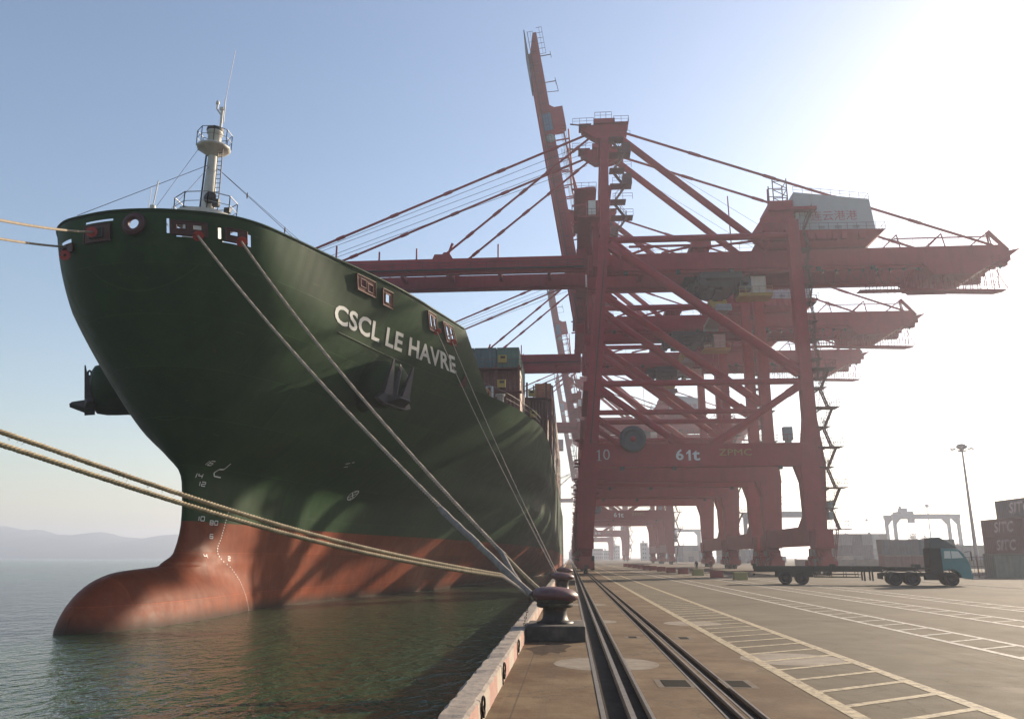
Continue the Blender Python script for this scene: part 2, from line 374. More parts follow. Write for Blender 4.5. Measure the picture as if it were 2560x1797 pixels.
# ---------------- ship ----------------
XC=-22.3;ZS=15.9;ZF=19.8;ZW=-1.1
def pch(xs,ys):
    h=[b-a for a,b in zip(xs,xs[1:])];d=[(b-a)/q for a,b,q in zip(ys,ys[1:],h)]
    m=[d[0]]+[0]*(len(xs)-2)+[d[-1]]
    for i in range(1,len(xs)-1):
        if d[i-1]*d[i]>0:
            w1=2*h[i]+h[i-1];w2=h[i]+2*h[i-1];m[i]=(w1+w2)/(w1/d[i-1]+w2/d[i])
    import bisect
    def f(x):
        x=min(max(x,xs[0]),xs[-1]);i=min(max(bisect.bisect_left(xs,x)-1,0),len(h)-1)
        t=(x-xs[i])/h[i]
        return (1+2*t)*(1-t)**2*ys[i]+t*(1-t)**2*h[i]*m[i]+t*t*(3-2*t)*ys[i+1]-t*t*(1-t)*h[i]*m[i+1]
    return f
LZ=[-1.1,4,7,8,9.5,12,15.9]
TB=[([0,.5,2,5,9,14,22,34,57,80,110,140,170,300],[0,.35,.7,1.1,1.5,2.1,3.5,6.6,10.4,14,17.3,19.3,20,20]),
 ([0,.5,2,5,9,14,22,35,50,70,100,130,300],[0,.4,.85,1.4,2.0,2.9,4.9,9.4,13.4,17,19.3,20,20]),
 ([0,.5,2,5,9,14,20,30,45,60,85,110,300],[0,.42,.95,1.65,2.45,3.7,5.6,9.7,14.3,17.6,19.5,20,20]),
 ([0,.5,2,5,9,14,20,30,45,60,85,110,300],[0,.8,1.55,2.45,3.3,4.6,6.5,10.4,14.8,17.9,19.6,20,20]),
 ([0,.5,2,5,9,14,20,30,45,60,85,110,300],[0,1.3,2.6,3.8,4.8,6.2,8,11.2,15.2,17.9,19.5,20,20]),
 ([0,.5,2,5,9,14,20,28,36,46,60,80,300],[0,1.8,3.5,5.1,6.4,7.8,9.8,12.5,15.2,17.9,19.5,20,20]),
 ([0,.2,.8,2,4,7,10,15,21,29.8,34,38,49,65,300],[0,1.7,3.3,4.8,6.2,7.4,8.3,9.7,11.9,15.4,16.9,17.9,19.6,20,20]),
 ([0,.1,.5,1.1,2.2,4,7,10,13.7,19,23.7,30,300],[0,1.4,2.95,4.5,5.7,6.7,8.1,9.6,11.2,12.9,14.3,16,20])]
tb=[pch([math.sqrt(s) for s in a],b) for a,b in TB]
ystem=pch([-1.1,1.7,2.4,4.2,6.5,8,12,15.9,19.8],[45.2,43.5,45.0,45.6,45.2,43.9,40.6,38.2,37.0])
ytip=pch([-3,-2,-1.1,0,.8,1.25,1.5,1.62,1.7],[35.6,35.3,35.5,36.1,37.1,38.2,39.5,41.5,43.5])
def hb0(s,z):
    v=[f(math.sqrt(max(s,0))) for f in tb[:7]];return pch(LZ,v)(z)
def bulb(Y,z):
    zt=pch([35.3,36.1,37.1,38.2,39.5,41.5,44,60],[-1.5,0,.8,1.25,1.5,1.62,1.72,1.3])(Y)
    W=pch([35.3,35.8,36.6,38,40.5,44,48,54,62],[0,.75,1.25,1.75,2.25,2.4,2.3,1.5,0])(Y)
    h=zt+1.7
    if h<=.01:return 0
    q=(z+1.7)/h;e=math.sqrt(1-q*q) if abs(q)<1 else 0
    w=max(0,min(1,(Y-43.2)/3.5));w=w*w*(3-2*w)
    if w<=0:return W*e
    z1=-1.7+.8*h;t=e if z<z1 else .6*math.exp(-(z-z1)*.65)*max(0,min(1,(5.2-z)/2.5))
    if z>1.7:t*=min(1,max(0,(Y-ystem(z))/2.5))**.5
    return W*(e*(1-w)+t*w)
def smax(a,b,k):
    h=max(k-abs(a-b),0)/k;return max(a,b)+h*h*k*.25
def hull_hb(Y,z):
    w=max(0,min(1,(Y-46)/7))*max(0,min(1,(7-z)/1.5));ys=ystem(z)
    a=hb0(Y-(ys*(1-w)+45.4*w),z) if Y>ys else 0
    b=bulb(Y,z) if z<5.2 and Y<62 else 0
    if b<=0:return a
    if a<=0:return b if z<=1.7 else 0
    return smax(a,b,min(.9,2*min(a,b)))
def ystart(z):
    return ytip(z) if z<=1.7 else ystem(z)
def wallp(s,z,off=0.,side=1):
    f=(z-ZS)/(ZF-ZS);s=abs(s);k=1-(1-.795)*f
    h=(1-f)*tb[6](math.sqrt(s))+f*tb[7](math.sqrt(s*.795))
    if f>0:h+=.55*f*(1-f)*max(0,1-s/11)*min(1,s*2)
    return Vector((XC+side*h,38.2-1.9*f+.7*f*f+s*k,z))
def wallpt(s,z,off=0.):
    sg=-1 if s<0 else 1
    p=wallp(s,z,0,sg)
    if off:
        e=.05
        a=wallp(abs(s)+e,z,0,sg)-wallp(max(abs(s)-e,0),z,0,sg);c=wallp(s,z+e,0,sg)-wallp(s,z-e,0,sg)
        n=a.cross(c).normalized()
        if n.x*sg<0 and abs(n.x)>.3 or (abs(n.x)<=.3 and n.y>0):n=-n
        p=p+n*off
    return p
def hull_mat():
    m=bpy.data.materials.new('hull_paint');m.use_nodes=True;n=m.node_tree;b=n.nodes['Principled BSDF'];L=n.links.new
    tc=n.nodes.new('ShaderNodeTexCoord');sx=n.nodes.new('ShaderNodeSeparateXYZ');L(tc.outputs['Object'],sx.inputs[0])
    def noise(sc,det=6,ro=.6,ms=None):
        x=n.nodes.new('ShaderNodeTexNoise');x.inputs['Scale'].default_value=sc;x.inputs['Detail'].default_value=det;x.inputs['Roughness'].default_value=ro
        if ms:
            mp=n.nodes.new('ShaderNodeMapping');mp.inputs['Scale'].default_value=ms;L(tc.outputs['Object'],mp.inputs[0]);L(mp.outputs[0],x.inputs[0])
        else:L(tc.outputs['Object'],x.inputs['Vector'])
        return x.outputs[0]
    def mr(i,a,c,d,e):
        x=n.nodes.new('ShaderNodeMapRange');L(i,x.inputs[0])
        for k,v in zip((1,2,3,4),(a,c,d,e)):x.inputs[k].default_value=v
        return x.outputs[0]
    def mix(f,a,c):
        x=n.nodes.new('ShaderNodeMix');x.data_type='RGBA'
        for s,v in((0,f),(6,a),(7,c)):
            if hasattr(v,'is_linked'):L(v,x.inputs[s])
            else:x.inputs[s].default_value=v if s==0 else (*v,1)
        return x.outputs[2]
    def mth(op,a,c):
        x=n.nodes.new('ShaderNodeMath');x.operation=op
        for k,v in((0,a),(1,c)):
            if hasattr(v,'is_linked'):L(v,x.inputs[k])
            else:x.inputs[k].default_value=v
        return x.outputs[0]
    green=mix(mr(noise(.5,8,.7),.35,.7,0,1),(.010,.030,.010),(.017,.046,.014))
    green=mix(mr(noise(1.4,6,.7,(1,1,.1)),.55,.8,0,.35),green,(.035,.06,.028))
    red=mix(mr(noise(.7,8,.7),.35,.7,0,1),(.125,.026,.009),(.185,.044,.017))
    red=mix(mr(noise(1.6,8,.75,(1,1,.12)),.5,.8,0,.35),red,(.22,.11,.07))
    red=mix(mr(noise(1.8,9,.78),.56,.72,0,.7),red,(.08,.025,.015))
    red=mix(mr(noise(9,6,.75),.6,.7,0,.45),red,(.25,.10,.055))
    # slime and rust near the waterline
    wet=mr(mth('ADD',sx.outputs[2],mth('MULTIPLY',noise(2,4,.6),.5)),-.75,-.1,1,0)
    red=mix(wet,red,(.045,.02,.012))
    zb=mth('ADD',sx.outputs[2],mth('MULTIPLY',mth('SUBTRACT',sx.outputs[1],45),.008))
    zb=mth('ADD',zb,mth('MULTIPLY',mth('SUBTRACT',noise(2.5,3,.6),.5),.06))
    c=mix(mr(zb,4.24,4.27,0,1),red,green)
    # rust weeps and scrapes
    c=mix(mr(noise(2.2,5,.6,(1,1,.05)),.66,.76,0,.5),c,(.10,.045,.02))
    sc2=n.nodes.new('ShaderNodeMapping');sc2.inputs['Scale'].default_value=(1,.12,3.5);sc2.inputs['Rotation'].default_value=(.5,0,0);L(tc.outputs['Object'],sc2.inputs[0])
    n5=n.nodes.new('ShaderNodeTexNoise');n5.inputs['Scale'].default_value=1.6;n5.inputs['Detail'].default_value=8;n5.inputs['Roughness'].default_value=.75;L(sc2.outputs[0],n5.inputs[0])
    c=mix(mr(n5.outputs[0],.63,.69,0,.35),c,(.13,.12,.09))
    # welded plates: slight tone change per plate, thin seams
    cb=n.nodes.new('ShaderNodeCombineXYZ');L(sx.outputs[1],cb.inputs[0]);L(sx.outputs[2],cb.inputs[1])
    br=n.nodes.new('ShaderNodeTexBrick');br.inputs['Scale'].default_value=1;br.inputs['Brick Width'].default_value=8.5;br.inputs['Row Height'].default_value=2.45;br.inputs['Mortar Size'].default_value=.018;br.inputs['Mortar Smooth'].default_value=.4
    br.inputs['Color1'].default_value=(.78,.78,.78,1);br.inputs['Color2'].default_value=(1.12,1.12,1.12,1);br.inputs['Mortar'].default_value=(1.45,1.4,1.3,1);L(cb.outputs[0],br.inputs[0])
    mb=n.nodes.new('ShaderNodeMix');mb.data_type='RGBA';mb.blend_type='MULTIPLY';mb.inputs[0].default_value=1;L(c,mb.inputs[6]);L(br.outputs[0],mb.inputs[7]);c=mb.outputs[2]
    L(c,b.inputs['Base Color']);b.inputs['Specular IOR Level'].default_value=.1
    L(mr(noise(1,6,.6),.3,.7,.45,.62),b.inputs['Roughness'])
    bp=n.nodes.new('ShaderNodeBump');bp.inputs['Strength'].default_value=.12;bp.inputs['Distance'].default_value=.1
    L(noise(.55,2,.4,(1,1,.7)),bp.inputs['Height']);wv=n.nodes.new('ShaderNodeTexWave');wv.bands_direction='Y';wv.inputs['Scale'].default_value=.4;wv.inputs['Distortion'].default_value=1.2;L(tc.outputs['Object'],wv.inputs[0])
    b2=n.nodes.new('ShaderNodeBump');b2.inputs['Strength'].default_value=.07;b2.inputs['Distance'].default_value=.05;L(wv.outputs[1],b2.inputs['Height']);L(bp.outputs[0],b2.inputs['Normal'])
    b3=n.nodes.new('ShaderNodeBump');b3.inputs['Strength'].default_value=.4;b3.inputs['Distance'].default_value=.01;L(br.outputs[1],b3.inputs['Height']);L(b2.outputs[0],b3.inputs['Normal']);L(b3.outputs[0],b.inputs['Normal'])
    return m
HULL=hull_mat()
SHIPLOC=(XC,150,ZW)
ship=empty('container_ship',(0,0,0),'huge green container ship with red underbody and bulbous bow moored along the quay','ship')
def add_loft(b,rows,close=False):
    n=len(rows[0]);vs=[p for r in rows for p in r];fs=[]
    for j in range(len(rows)-1):
        for i in range(n-1):
            a=j*n+i;fs.append((a,a+1,a+n+1,a+n))
    b.smooth=True;b.add(vs,fs);b.smooth=False
zs=[-3,-2.2,-1.6,-1.2,-.9,-.6,-.3,0,.3,.55,.8,1,1.15,1.28,1.4,1.5,1.57,1.63,1.67,1.7,1.75,1.85,2,2.2,2.4,2.7,3,3.5,4,4.6]+[5.1+.35*i for i in range(31)]+[ZS]
NS=110;YEND=322
def stern(Y):  # tuck-in towards the stern
    return 1 if Y<290 else max(.0,1-((Y-290)/60)**2)
rowsP=[];rowsS=[]
for z in zs:
    y0=ystart(z);rp=[];rs=[]
    for i in range(NS+1):
        t=i/NS;Y=y0+(YEND-y0)*(t**3*.72+t*t*.28)
        h=hull_hb(Y,z)*stern(Y) if i>0 else 0
        rp.append((XC+h,Y,z));rs.append((XC-h,Y,z))
    rowsP.append(rp);rowsS.append(rs)
b=MB();add_loft(b,rowsP);add_loft(b,[r[::-1] for r in rowsS])
# transom
tp=[r[-1] for r in rowsP];ts=[r[-1] for r in rowsS]
for k in range(len(tp)-1):b.add([tp[k],tp[k+1],ts[k+1],ts[k]],[(0,1,2,3)])
hullo=b.build('hull',HULL,ship)
bm=bmesh.new();bm.from_mesh(hullo.data);bmesh.ops.remove_doubles(bm,verts=bm.verts,dist=.003);bmesh.ops.recalc_face_normals(bm,faces=bm.faces);bm.to_mesh(hullo.data);bm.free()
# main deck plates
DECKM=mat('deck_paint',(.2,.07,.05),.7)
b=MB();rp=[r for r in rowsP[-1]];rs=rowsS[-1]
for i in range(NS):
    q=.0
    q0=min(.25,(rp[i][0]-XC)*.5);q1=min(.25,(rp[i+1][0]-XC)*.5);b.add([(rp[i][0]-q0,rp[i][1]+.15,ZS-.25),(rp[i+1][0]-q1,rp[i+1][1]+.15,ZS-.25),(rs[i+1][0]+q1,rs[i+1][1]+.15,ZS-.25),(rs[i][0]+q0,rs[i][1]+.15,ZS-.25)],[(0,1,2,3)])
b.build('main_deck',DECKM,ship)
# forecastle bulwark with real openings
holes=[ # s0,s1,z0,z1  (signed station, height)
 ('r',-.62,-.10,19.28,19.42),('r',-1.9,-1.1,18.55,18.75),
 ('c',.004,0,18.99,.33),
 ('r',.29,.44,18.82,19.1),('r',.56,.74,18.82,19.1),('r',.16,.20,18.6,19.35),('r',.28,.72,18.44,18.5),
 ('r',1.40,1.72,18.78,19.04),('r',2.15,2.30,18.45,19.05),('r',1.2,1.85,18.38,18.44),('r',1.08,1.14,18.55,19.1),
 ('r',11.95,12.55,18.95,19.35),('r',12.75,13.35,18.85,19.25),
 ('r',14.9,15.5,18.75,19.2),
 ('r',21.6,22.05,18.7,19.35),('r',22.25,22.7,18.65,19.3),
 ('r',24.5,25.1,18.5,19.3),('r',25.3,25.9,18.45,19.25)]
SE=29.8
def fuser(s): return math.copysign(math.sqrt(abs(s)),s)
us=[]
u=-math.sqrt(SE)
smax_u=math.sqrt(SE)
N1=620
us=[-smax_u+2*smax_u*i/N1 for i in range(N1+1)]
zz=[ZS+(ZF-ZS)*i/78 for i in range(79)]
def inhole(s,z):
    for h in holes:
        if h[0]=='r':
            if h[1]<s<h[2] and h[3]<z<h[4]:return True
        else:
            p=wallp(s,z,0,1 if s>0 else -1);x=p.x-XC
            if x*x/1.0+(z-h[3])**2<h[4]**2 and abs(s)<1 and -1.0<x<1:return True
    return False
b=MB()
pts=[[wallp(u*u,z,0,1 if u>=0 else -1) for u in us] for z in zz]
vs=[p for r in pts for p in r];fs=[]
n=len(us)
for j in range(len(zz)-1):
    for i in range(n-1):
        u=(us[i]+us[i+1])/2;s=math.copysign(u*u,u);z=(zz[j]+zz[j+1])/2
        if inhole(s,z):continue
        a=j*n+i;fs.append((a,a+1,a+n+1,a+n))
b.smooth=True;b.add(vs,fs);bw=b.build('bulwark',HULL,ship)
# continuous shading across the sheer line at the rounded bow
def an_wall(s,z,sg):
    e=.03;a=wallp(s+e,z,0,sg)-wallp(max(s-e,0),z,0,sg);c=wallp(s,z+e,0,sg)-wallp(s,z-e,0,sg);n=a.cross(c).normalized()
    return n if (n.x*sg>0 or (abs(n.x)<.2 and n.y<0)) else -n
def an_hull(s,sg):
    z=ZS-.02;e=.03;Y=38.2+s
    p=lambda Y,z:Vector((XC+sg*hb0(max(Y-ystem(z),0),z),max(Y,ystem(z)),z))
    P=lambda q,z:p(ystem(z)+q,z)
    a=P(s+e,z)-P(max(s-e,0),z);c=P(s,z)-P(s,z-.06);n=a.cross(c).normalized()
    return n if (n.x*sg>0 or (abs(n.x)<.2 and n.y<0)) else -n
def avg_n(s,sg):
    s=max(s,.02);w=max(0,min(1,(13-s)/5));return w,(an_wall(s,ZS+.03,sg)+an_hull(s,sg)).normalized()
me=bw.data;cn=[]
me.update();vn=[Vector(v.normal) for v in me.vertices]
N_=len(us)
ci={}
for v in me.vertices:
    j=v.index//N_;i=v.index%N_
    if j<=26:
        s_=us[i]**2;sg=1 if us[i]>=0 else -1
        if i not in ci:ci[i]=avg_n(s_,sg)
        w_,n_=ci[i];own=vn[v.index]
        if own.dot(n_)<0:n_=-n_
        t=(1-j/26)*w_;cn.append(own.lerp(n_,t).normalized())
    else:cn.append(vn[v.index])
me.normals_split_custom_set_from_vertices(cn)
me=hullo.data;vn=[Vector(v.normal) for v in me.vertices];cn=[]
for v in me.vertices:
    if v.co.z>ZS-.01 and v.co.y<52:
        s_=v.co.y-38.2;sg=1 if v.co.x>=XC else -1;w_,n_=avg_n(s_,sg);own=vn[v.index]
        if own.dot(n_)<0:n_=-n_
        cn.append(own.lerp(n_,w_).normalized())
    else:cn.append(vn[v.index])
me.normals_split_custom_set_from_vertices(cn)
# top rail
b=MB();b.tube([wallp(u*u,ZF,0,1 if u>=0 else -1) for u in us[::6]],.07,6);b.build('bulwark_rail',HULL,ship)
# forecastle deck
b=MB();
for i in range(0,n-1):
    pass
fd=[wallp(u*u,17.9,0,1) for u in us[n//2::8]]
for p,q in zip(fd,fd[1:]):
    b.add([(p.x,p.y,17.9),(q.x,q.y,17.9),(2*XC-q.x,q.y,17.9),(2*XC-p.x,p.y,17.9)],[(0,1,2,3)])
e_=fd[-1];b.add([(e_.x-.4,e_.y+.2,15.7),(2*XC-e_.x+.4,e_.y+.2,15.7),(2*XC-e_.x+.4,e_.y+.2,17.9),(e_.x-.4,e_.y+.2,17.9)],[(0,1,2,3)])
b.build('forecastle_deck',DECKM,ship)
# fairlead frames: dark red plates around openings
FR=mat('fairlead_red',(.07,.012,.012),.5)
FR2=mat('rust_frame',(.15,.045,.03),.6)
def patch_frame(s0,s1,z0,z1,hs,m,name='fairlead',depth=.12,nu=18,nz=10):
    """plate following the wall, standing proud, with openings hs"""
    b=MB();S=[s0+(s1-s0)*i/nu for i in range(nu+1)]
    S=sorted(set(S+[x for h in hs for x in h[:2]]));Z=sorted(set([z0+(z1-z0)*i/nz for i in range(nz+1)]+[x for h in hs for x in h[2:4]]))
    for i in range(len(S)-1):
        for j in range(len(Z)-1):
            sc=(S[i]+S[i+1])/2;zc=(Z[j]+Z[j+1])/2
            if any(h[0]<sc<h[1] and h[2]<zc<h[3] for h in hs):continue
            P=[wallpt(S[i],Z[j],depth),wallpt(S[i+1],Z[j],depth),wallpt(S[i+1],Z[j+1],depth),wallpt(S[i],Z[j+1],depth)]
            Q=[wallpt(S[i],Z[j],.01),wallpt(S[i+1],Z[j],.01),wallpt(S[i+1],Z[j+1],.01),wallpt(S[i],Z[j+1],.01)]
            b.hexa(Q+P)
    # rounded lip
    for h in [(s0,s1,z0,z1)]+hs:
        c=[(h[0],h[2]),(h[1],h[2]),(h[1],h[3]),(h[0],h[3]),(h[0],h[2])]
        for (a,e) in zip(c,c[1:]):
            b.tube([wallpt(a[0]+(e[0]-a[0])*k/5,a[1]+(e[1]-a[1])*k/5,depth) for k in range(6)],.04,5)
    return b.build(name,m,ship)
patch_frame(.22,.84,18.56,19.24,[(.29,.44,18.82,19.1),(.56,.74,18.82,19.1)],FR)
patch_frame(1.28,2.08,18.5,19.16,[(1.40,1.72,18.78,19.04)],FR)
patch_frame(-.60,-.12,18.3,19.15,[],FR)
patch_frame(-.45,-.2,18.5,18.95,[],DARK,depth=.16)  # dark plate stands in for the shaded inside of this uncut lead
patch_frame(-1.9,-1.0,18.1,18.5,[(-1.6,-1.3,18.2,18.4)],FR)
patch_frame(11.6,13.7,18.7,19.5,[(11.95,12.55,18.95,19.35),(12.75,13.35,18.85,19.25)],FR2)
patch_frame(14.6,15.9,18.55,19.4,[(14.9,15.5,18.75,19.2)],FR2)
patch_frame(21.4,22.9,18.5,19.5,[(21.6,22.05,18.7,19.35),(22.25,22.7,18.65,19.3)],FR2)
patch_frame(24.2,26.2,18.3,19.4,[(24.5,25.1,18.5,19.3),(25.3,25.9,18.45,19.25)],FR2)
# round centre-line lead
b=MB();b.ring((XC,36.98,18.99),.42,.16,'y',28,8);b.ring((XC,36.96,18.99),.55,.08,'y',28,8);b.build('panama_lead',FR,ship)
# knuckle bead
b=MB();b.tube([wallpt(s,ZS,.02) for s in [9+i*.7 for i in range(30)]],.035,5);b.build('knuckle_bar',HULL,ship)
# name lettering mapped onto the side
def wall_text(txt,s0,s1,z0,slope,h,m):
    me=text_mesh(txt,1.0,.026,'LEFT')
    xs=[v.co.x for v in me.vertices];ys=[v.co.y for v in me.vertices];x0,x1,y0,y1=min(xs),max(xs),min(ys),max(ys)
    bm=bmesh.new();bm.from_mesh(me)
    for k in range(1,12):
        zc=y0+(y1-y0)*k/12
        bmesh.ops.bisect_plane(bm,geom=bm.verts[:]+bm.edges[:]+bm.faces[:],plane_co=(0,zc,0),plane_no=(0,1,0))
    for k in range(1,120):
        xc=x0+(x1-x0)*k/120
        bmesh.ops.bisect_plane(bm,geom=bm.verts[:]+bm.edges[:]+bm.faces[:],plane_co=(xc,0,0),plane_no=(1,0,0))
    for v in bm.verts:
        u=(v.co.x-x0)/(x1-x0);q=(v.co.y-y0)/(y1-y0);s=s0+(s1-s0)*u+q*h*.35
        v.co=wallpt(s,z0+slope*u+q*h,.03)
    bm.to_mesh(me);bm.free();me.materials.clear();me.materials.append(m)
    o=bpy.data.objects.new('name_lettering',me);COL.objects.link(o);o.parent=ship;return o
wall_text('CSCL LE HAVRE',8.7,24.9,16.35,.15,1.08,LETTER)
# hull markings: function mapping onto hull side
def hullpt(Y,z,off=.0):
    e=.05;p=Vector((XC+hull_hb(Y,z),Y,z))
    if off:
        a=Vector((hull_hb(Y+e,z)-hull_hb(Y-e,z),2*e,0));c=Vector((hull_hb(Y,z+e)-hull_hb(Y,z-e),0,2*e));n=a.cross(c).normalized()
        if n.x<0:n=-n
        p+=n*off
    return p
def hstroke(pts,w_,off=.02):
    b=MB()
    for (a,c) in zip(pts,pts[1:]):
        d=Vector((c[0]-a[0],c[1]-a[1]));L_=d.length or 1e-6;d/=L_;nx,nz=-d.y*w_/2,d.x*w_/2;k=max(1,int(L_/.3))
        for i in range(k):
            p=[(a[0]+(c[0]-a[0])*t-d.x*0,a[1]+(c[1]-a[1])*t) for t in(i/k,(i+1)/k)]
            b.add([hullpt(p[0][0]-nx,p[0][1]-nz,off),hullpt(p[1][0]-nx,p[1][1]-nz,off),hullpt(p[1][0]+nx,p[1][1]+nz,off),hullpt(p[0][0]+nx,p[0][1]+nz,off)],[(0,1,2,3)])
    return b
def merge(bs):
    b=MB()
    for q in bs:b.add(q.v,q.f)
    return b
# bulbous bow mark, draught figures, thruster symbol
merge([hstroke([(47.35,7.75),(47.35,7.4),(46.98,7.36),(46.8,7.15),(46.95,6.95),(47.55,6.92)],.07)]).build('bulb_symbol',LETTER,ship)
def digits(y,z,k):
    s=[];w_=.28;h=.24
    segs={'a':[(0,h),(w_,h)],'b':[(w_,h),(w_,h/2)],'c':[(w_,h/2),(w_,0)],'d':[(0,0),(w_,0)],'e':[(0,0),(0,h/2)],'f':[(0,h/2),(0,h)],'g':[(0,h/2),(w_,h/2)]}
    D={0:'abcdef',1:'bc',2:'abged',3:'abgcd',4:'fgbc',6:'afgedc',8:'abcdefg'}
    for i,dg in enumerate(k):
        for q in D[dg]:
            s.append(hstroke([(y+i*.42+a,z+c) for a,c in segs[q]],.045))
    return s
mk=[]
for (y,z,k) in ((45.4,7.5,(1,6)),(45.35,6.75,(1,4)),(45.75,6.3,(1,2)),(46.1,4.3,(1,0)),(47.3,4.1,(8,0)),(47.4,3.3,(6,)),(46.7,2.15,(4,)),(49.3,2.0,(2,))):
    merge(digits(y,z,k)).build('draught_figure',LETTER,ship)
for i in range(40):
    t=i/39;z=5.1-6.1*t
    Y=pch([-1,0,.9,1.6,2.1,2.6,3.4,4.3,5.1],[51.6,51.1,50.5,49.6,48.5,48.14,48.5,48.75,48.95])(z)
    mk.append(hstroke([(Y,z),(Y,z-.075)],.07))
merge(mk).build('dotted_draught_line',LETTER,ship)
tm=[]
for k in range(20):
    a=2*math.pi*k/20;c=2*math.pi*(k+1)/20;tm.append(hstroke([(63.3+.45*math.cos(a),7.0+.36*math.sin(a)),(63.3+.45*math.cos(c),7.0+.36*math.sin(c))],.07))
for a in(.6,-.6+math.pi):
    tm.append(hstroke([(63.3-.4*math.cos(a),7-.33*math.sin(a)),(63.3+.4*math.cos(a),7+.33*math.sin(a))],.07))
tm.append(hstroke([(63.15,7.22),(63.3,7.3)],.1));tm.append(hstroke([(63.3,6.72),(63.45,6.8)],.1))
merge(tm).build('thruster_symbol',LETTER,ship)
# small faded marks under the name
merge([hstroke([(58,8.9),(58.35,9.0)],.05),hstroke([(58.5,9.05),(58.7,9.1)],.05),hstroke([(58.3,8.7),(58.6,8.78)],.04)]).build('faint_marks',LETTER,ship)
# anchors on their bolsters
ANCH=mat('anchor_steel',(.07,.062,.07),.6,.2,dirt=(.2,.09,.06),damt=.4,dscale=2)
for sg in (1,-1):
    root=Vector((XC+sg*7.4,54.6,14.2));end=Vector((XC+sg*(10.45 if sg>0 else 10.7),52.4 if sg>0 else 52.6,13.6))
    d=(end-root).normalized()
    b=MB();N=7;pts=[root.lerp(end,i/(N-1)) for i in range(N)]
    kr=1 if sg>0 else 1.12;b.tube([root-d*1.2]+pts+[end+d*.22,end+d*.36],[x*kr for x in [2.9,2.5,2.05,1.8,1.7,1.68,1.64,1.5,1.2,.6]],32);b.build('anchor_bolster',HULL,ship)
    an=MB();c=end+d*.35
    side=Vector((0,1,0))-d*d.y;side.normalize();upv=side.cross(d);
    if upv.z<0:upv=-upv
    P=lambda a,h,o=0:c+(side*a+upv*h+d*o)*.88
    # crown block and flukes pointing up
    an.hexa([P(-.9,-1.7,.3),P(.9,-1.7,.3),P(.55,-1.15,1.5),P(-.55,-1.15,1.5),P(-.9,-1.0,.3),P(.9,-1.0,.3),P(.5,-1.0,1.3),P(-.5,-1.0,1.3)])
    an.hexa([P(-1.15,-1.75,-.25),P(1.15,-1.75,-.25),P(1.15,-1.75,.5),P(-1.15,-1.75,.5),P(-1.0,-.9,-.25),P(1.0,-.9,-.25),P(1.0,-.9,.4),P(-1.0,-.9,.4)])
    for q in(-1,1):
        an.hexa([P(q*.45,-1.0,-.1),P(q*1.3,-1.0,-.1),P(q*1.3,-1.0,.45),P(q*.45,-1.0,.45),P(q*.98,1.75,.25),P(q*1.1,1.75,.25),P(q*1.1,1.75,.34),P(q*.98,1.75,.34)])
        an.hexa([P(q*1.0,-1.75,-.25),P(q*1.75,-1.45,-.1),P(q*1.75,-1.45,.3),P(q*1.0,-1.75,.5),P(q*1.0,-.95,-.25),P(q*1.35,-1.0,-.1),P(q*1.35,-1.0,.3),P(q*1.0,-.95,.45)])
    an.beam(P(0,-1.2,.12),P(0,1.2,0),.34,.34,.26,.26);an.ring(tuple(P(0,1.35,0)),.22,.07,'x' ,16,6)
    a_=an.build('anchor',ANCH,ship)
# foremast
MX=mat('mast_paint',(.62,.62,.58),.5,dirt=(.3,.22,.15),damt=.4,streak=True,dscale=2)
b=MB();b.tube([(XC,44.8,17.9),(XC,44.8,23.2),(XC,44.75,27.0)],[.5,.42,.28],18)
b.lathe((XC,44.75,27.0),[(.34,0),(.9,.45),(1.05,.5),(1.05,.62),(.3,.62)],10);b.lathe((XC,44.75,27.6),[(.42,0),(.42,.9),(.5,.95),(.5,1.25),(.38,1.3)],14)
fm=b.build('foremast',MX,ship)
b=MB();b.lathe((XC,44.75,28.72),[(.53,0),(.53,.2)],14);b.build('mast_collar',DARK,fm);b=MB();b.lathe((XC+.35,44.3,23.9),[(.35,0),(.42,.08),(.36,.12),(.1,.3)],14,'y')
b.build('ship_horn',DARK,fm);b=MB();b.box(XC+.55,XC+.95,44.1,44.4,23.3,23.75);b.build('deck_light',DARK,fm);b=MB();b.box(XC-1.2,XC-.85,43.6,43.9,22.7,23.05);b.build('deck_light',DARK,fm);b=MB();b.box(XC+1.5,XC+1.85,43.8,44.1,22.7,23.0)
b.build('deck_light',DARK,fm)
b=MB();b.tube([(XC+.3,44.8,28.5),(XC+.3,44.8,30.3)],.09,8);b.tube([(XC+.3,44.8,29.9),(XC-.05,44.8,30.4),(XC-.05,44.8,30.8)],.06,6);b.box(XC+.15,XC+.42,44.7,44.9,30.3,30.5);b.tube([(XC+.45,44.8,29.4),(XC+.45,44.8,31.2)],.035,5)
b.lathe((XC-.05,44.8,30.75),[(.1,0),(.13,.1),(.08,.25)],8);b.tube([(XC+.45,44.8,31),(XC+.85,44.7,34.6)],.018,4);b.build('mast_top_pole',WHITE,fm)
b=MB();n8=[(XC+1.05*math.cos(k*math.pi/4+.4),44.75+1.05*math.sin(k*math.pi/4+.4),27.62) for k in range(8)]
b.rail(n8,1.0,1.0,.018,True)
b.build('mast_railing',GREY,fm);b=MB()
n8=[(XC+1.9*math.cos(k*math.pi/4+.4),44.5+1.5*math.sin(k*math.pi/4+.4),22.6) for k in range(8)]
b.rail(n8,1.2,1.2,.022,True);b.build('mast_railing',GREY,fm)
b=MB();b.lathe((XC,44.5,22.3),[(1.95,0),(1.95,.25)],16);b.lathe((XC,44.5,17.9),[(1.2,0),(1.2,4.5)],16);b.build('mast_pedestal',MX,fm)
b=MB()
for x in(XC+.55,XC+.85):b.beam((x,44.5,18.5),(x-.12,44.5,27.5),.05,.05)
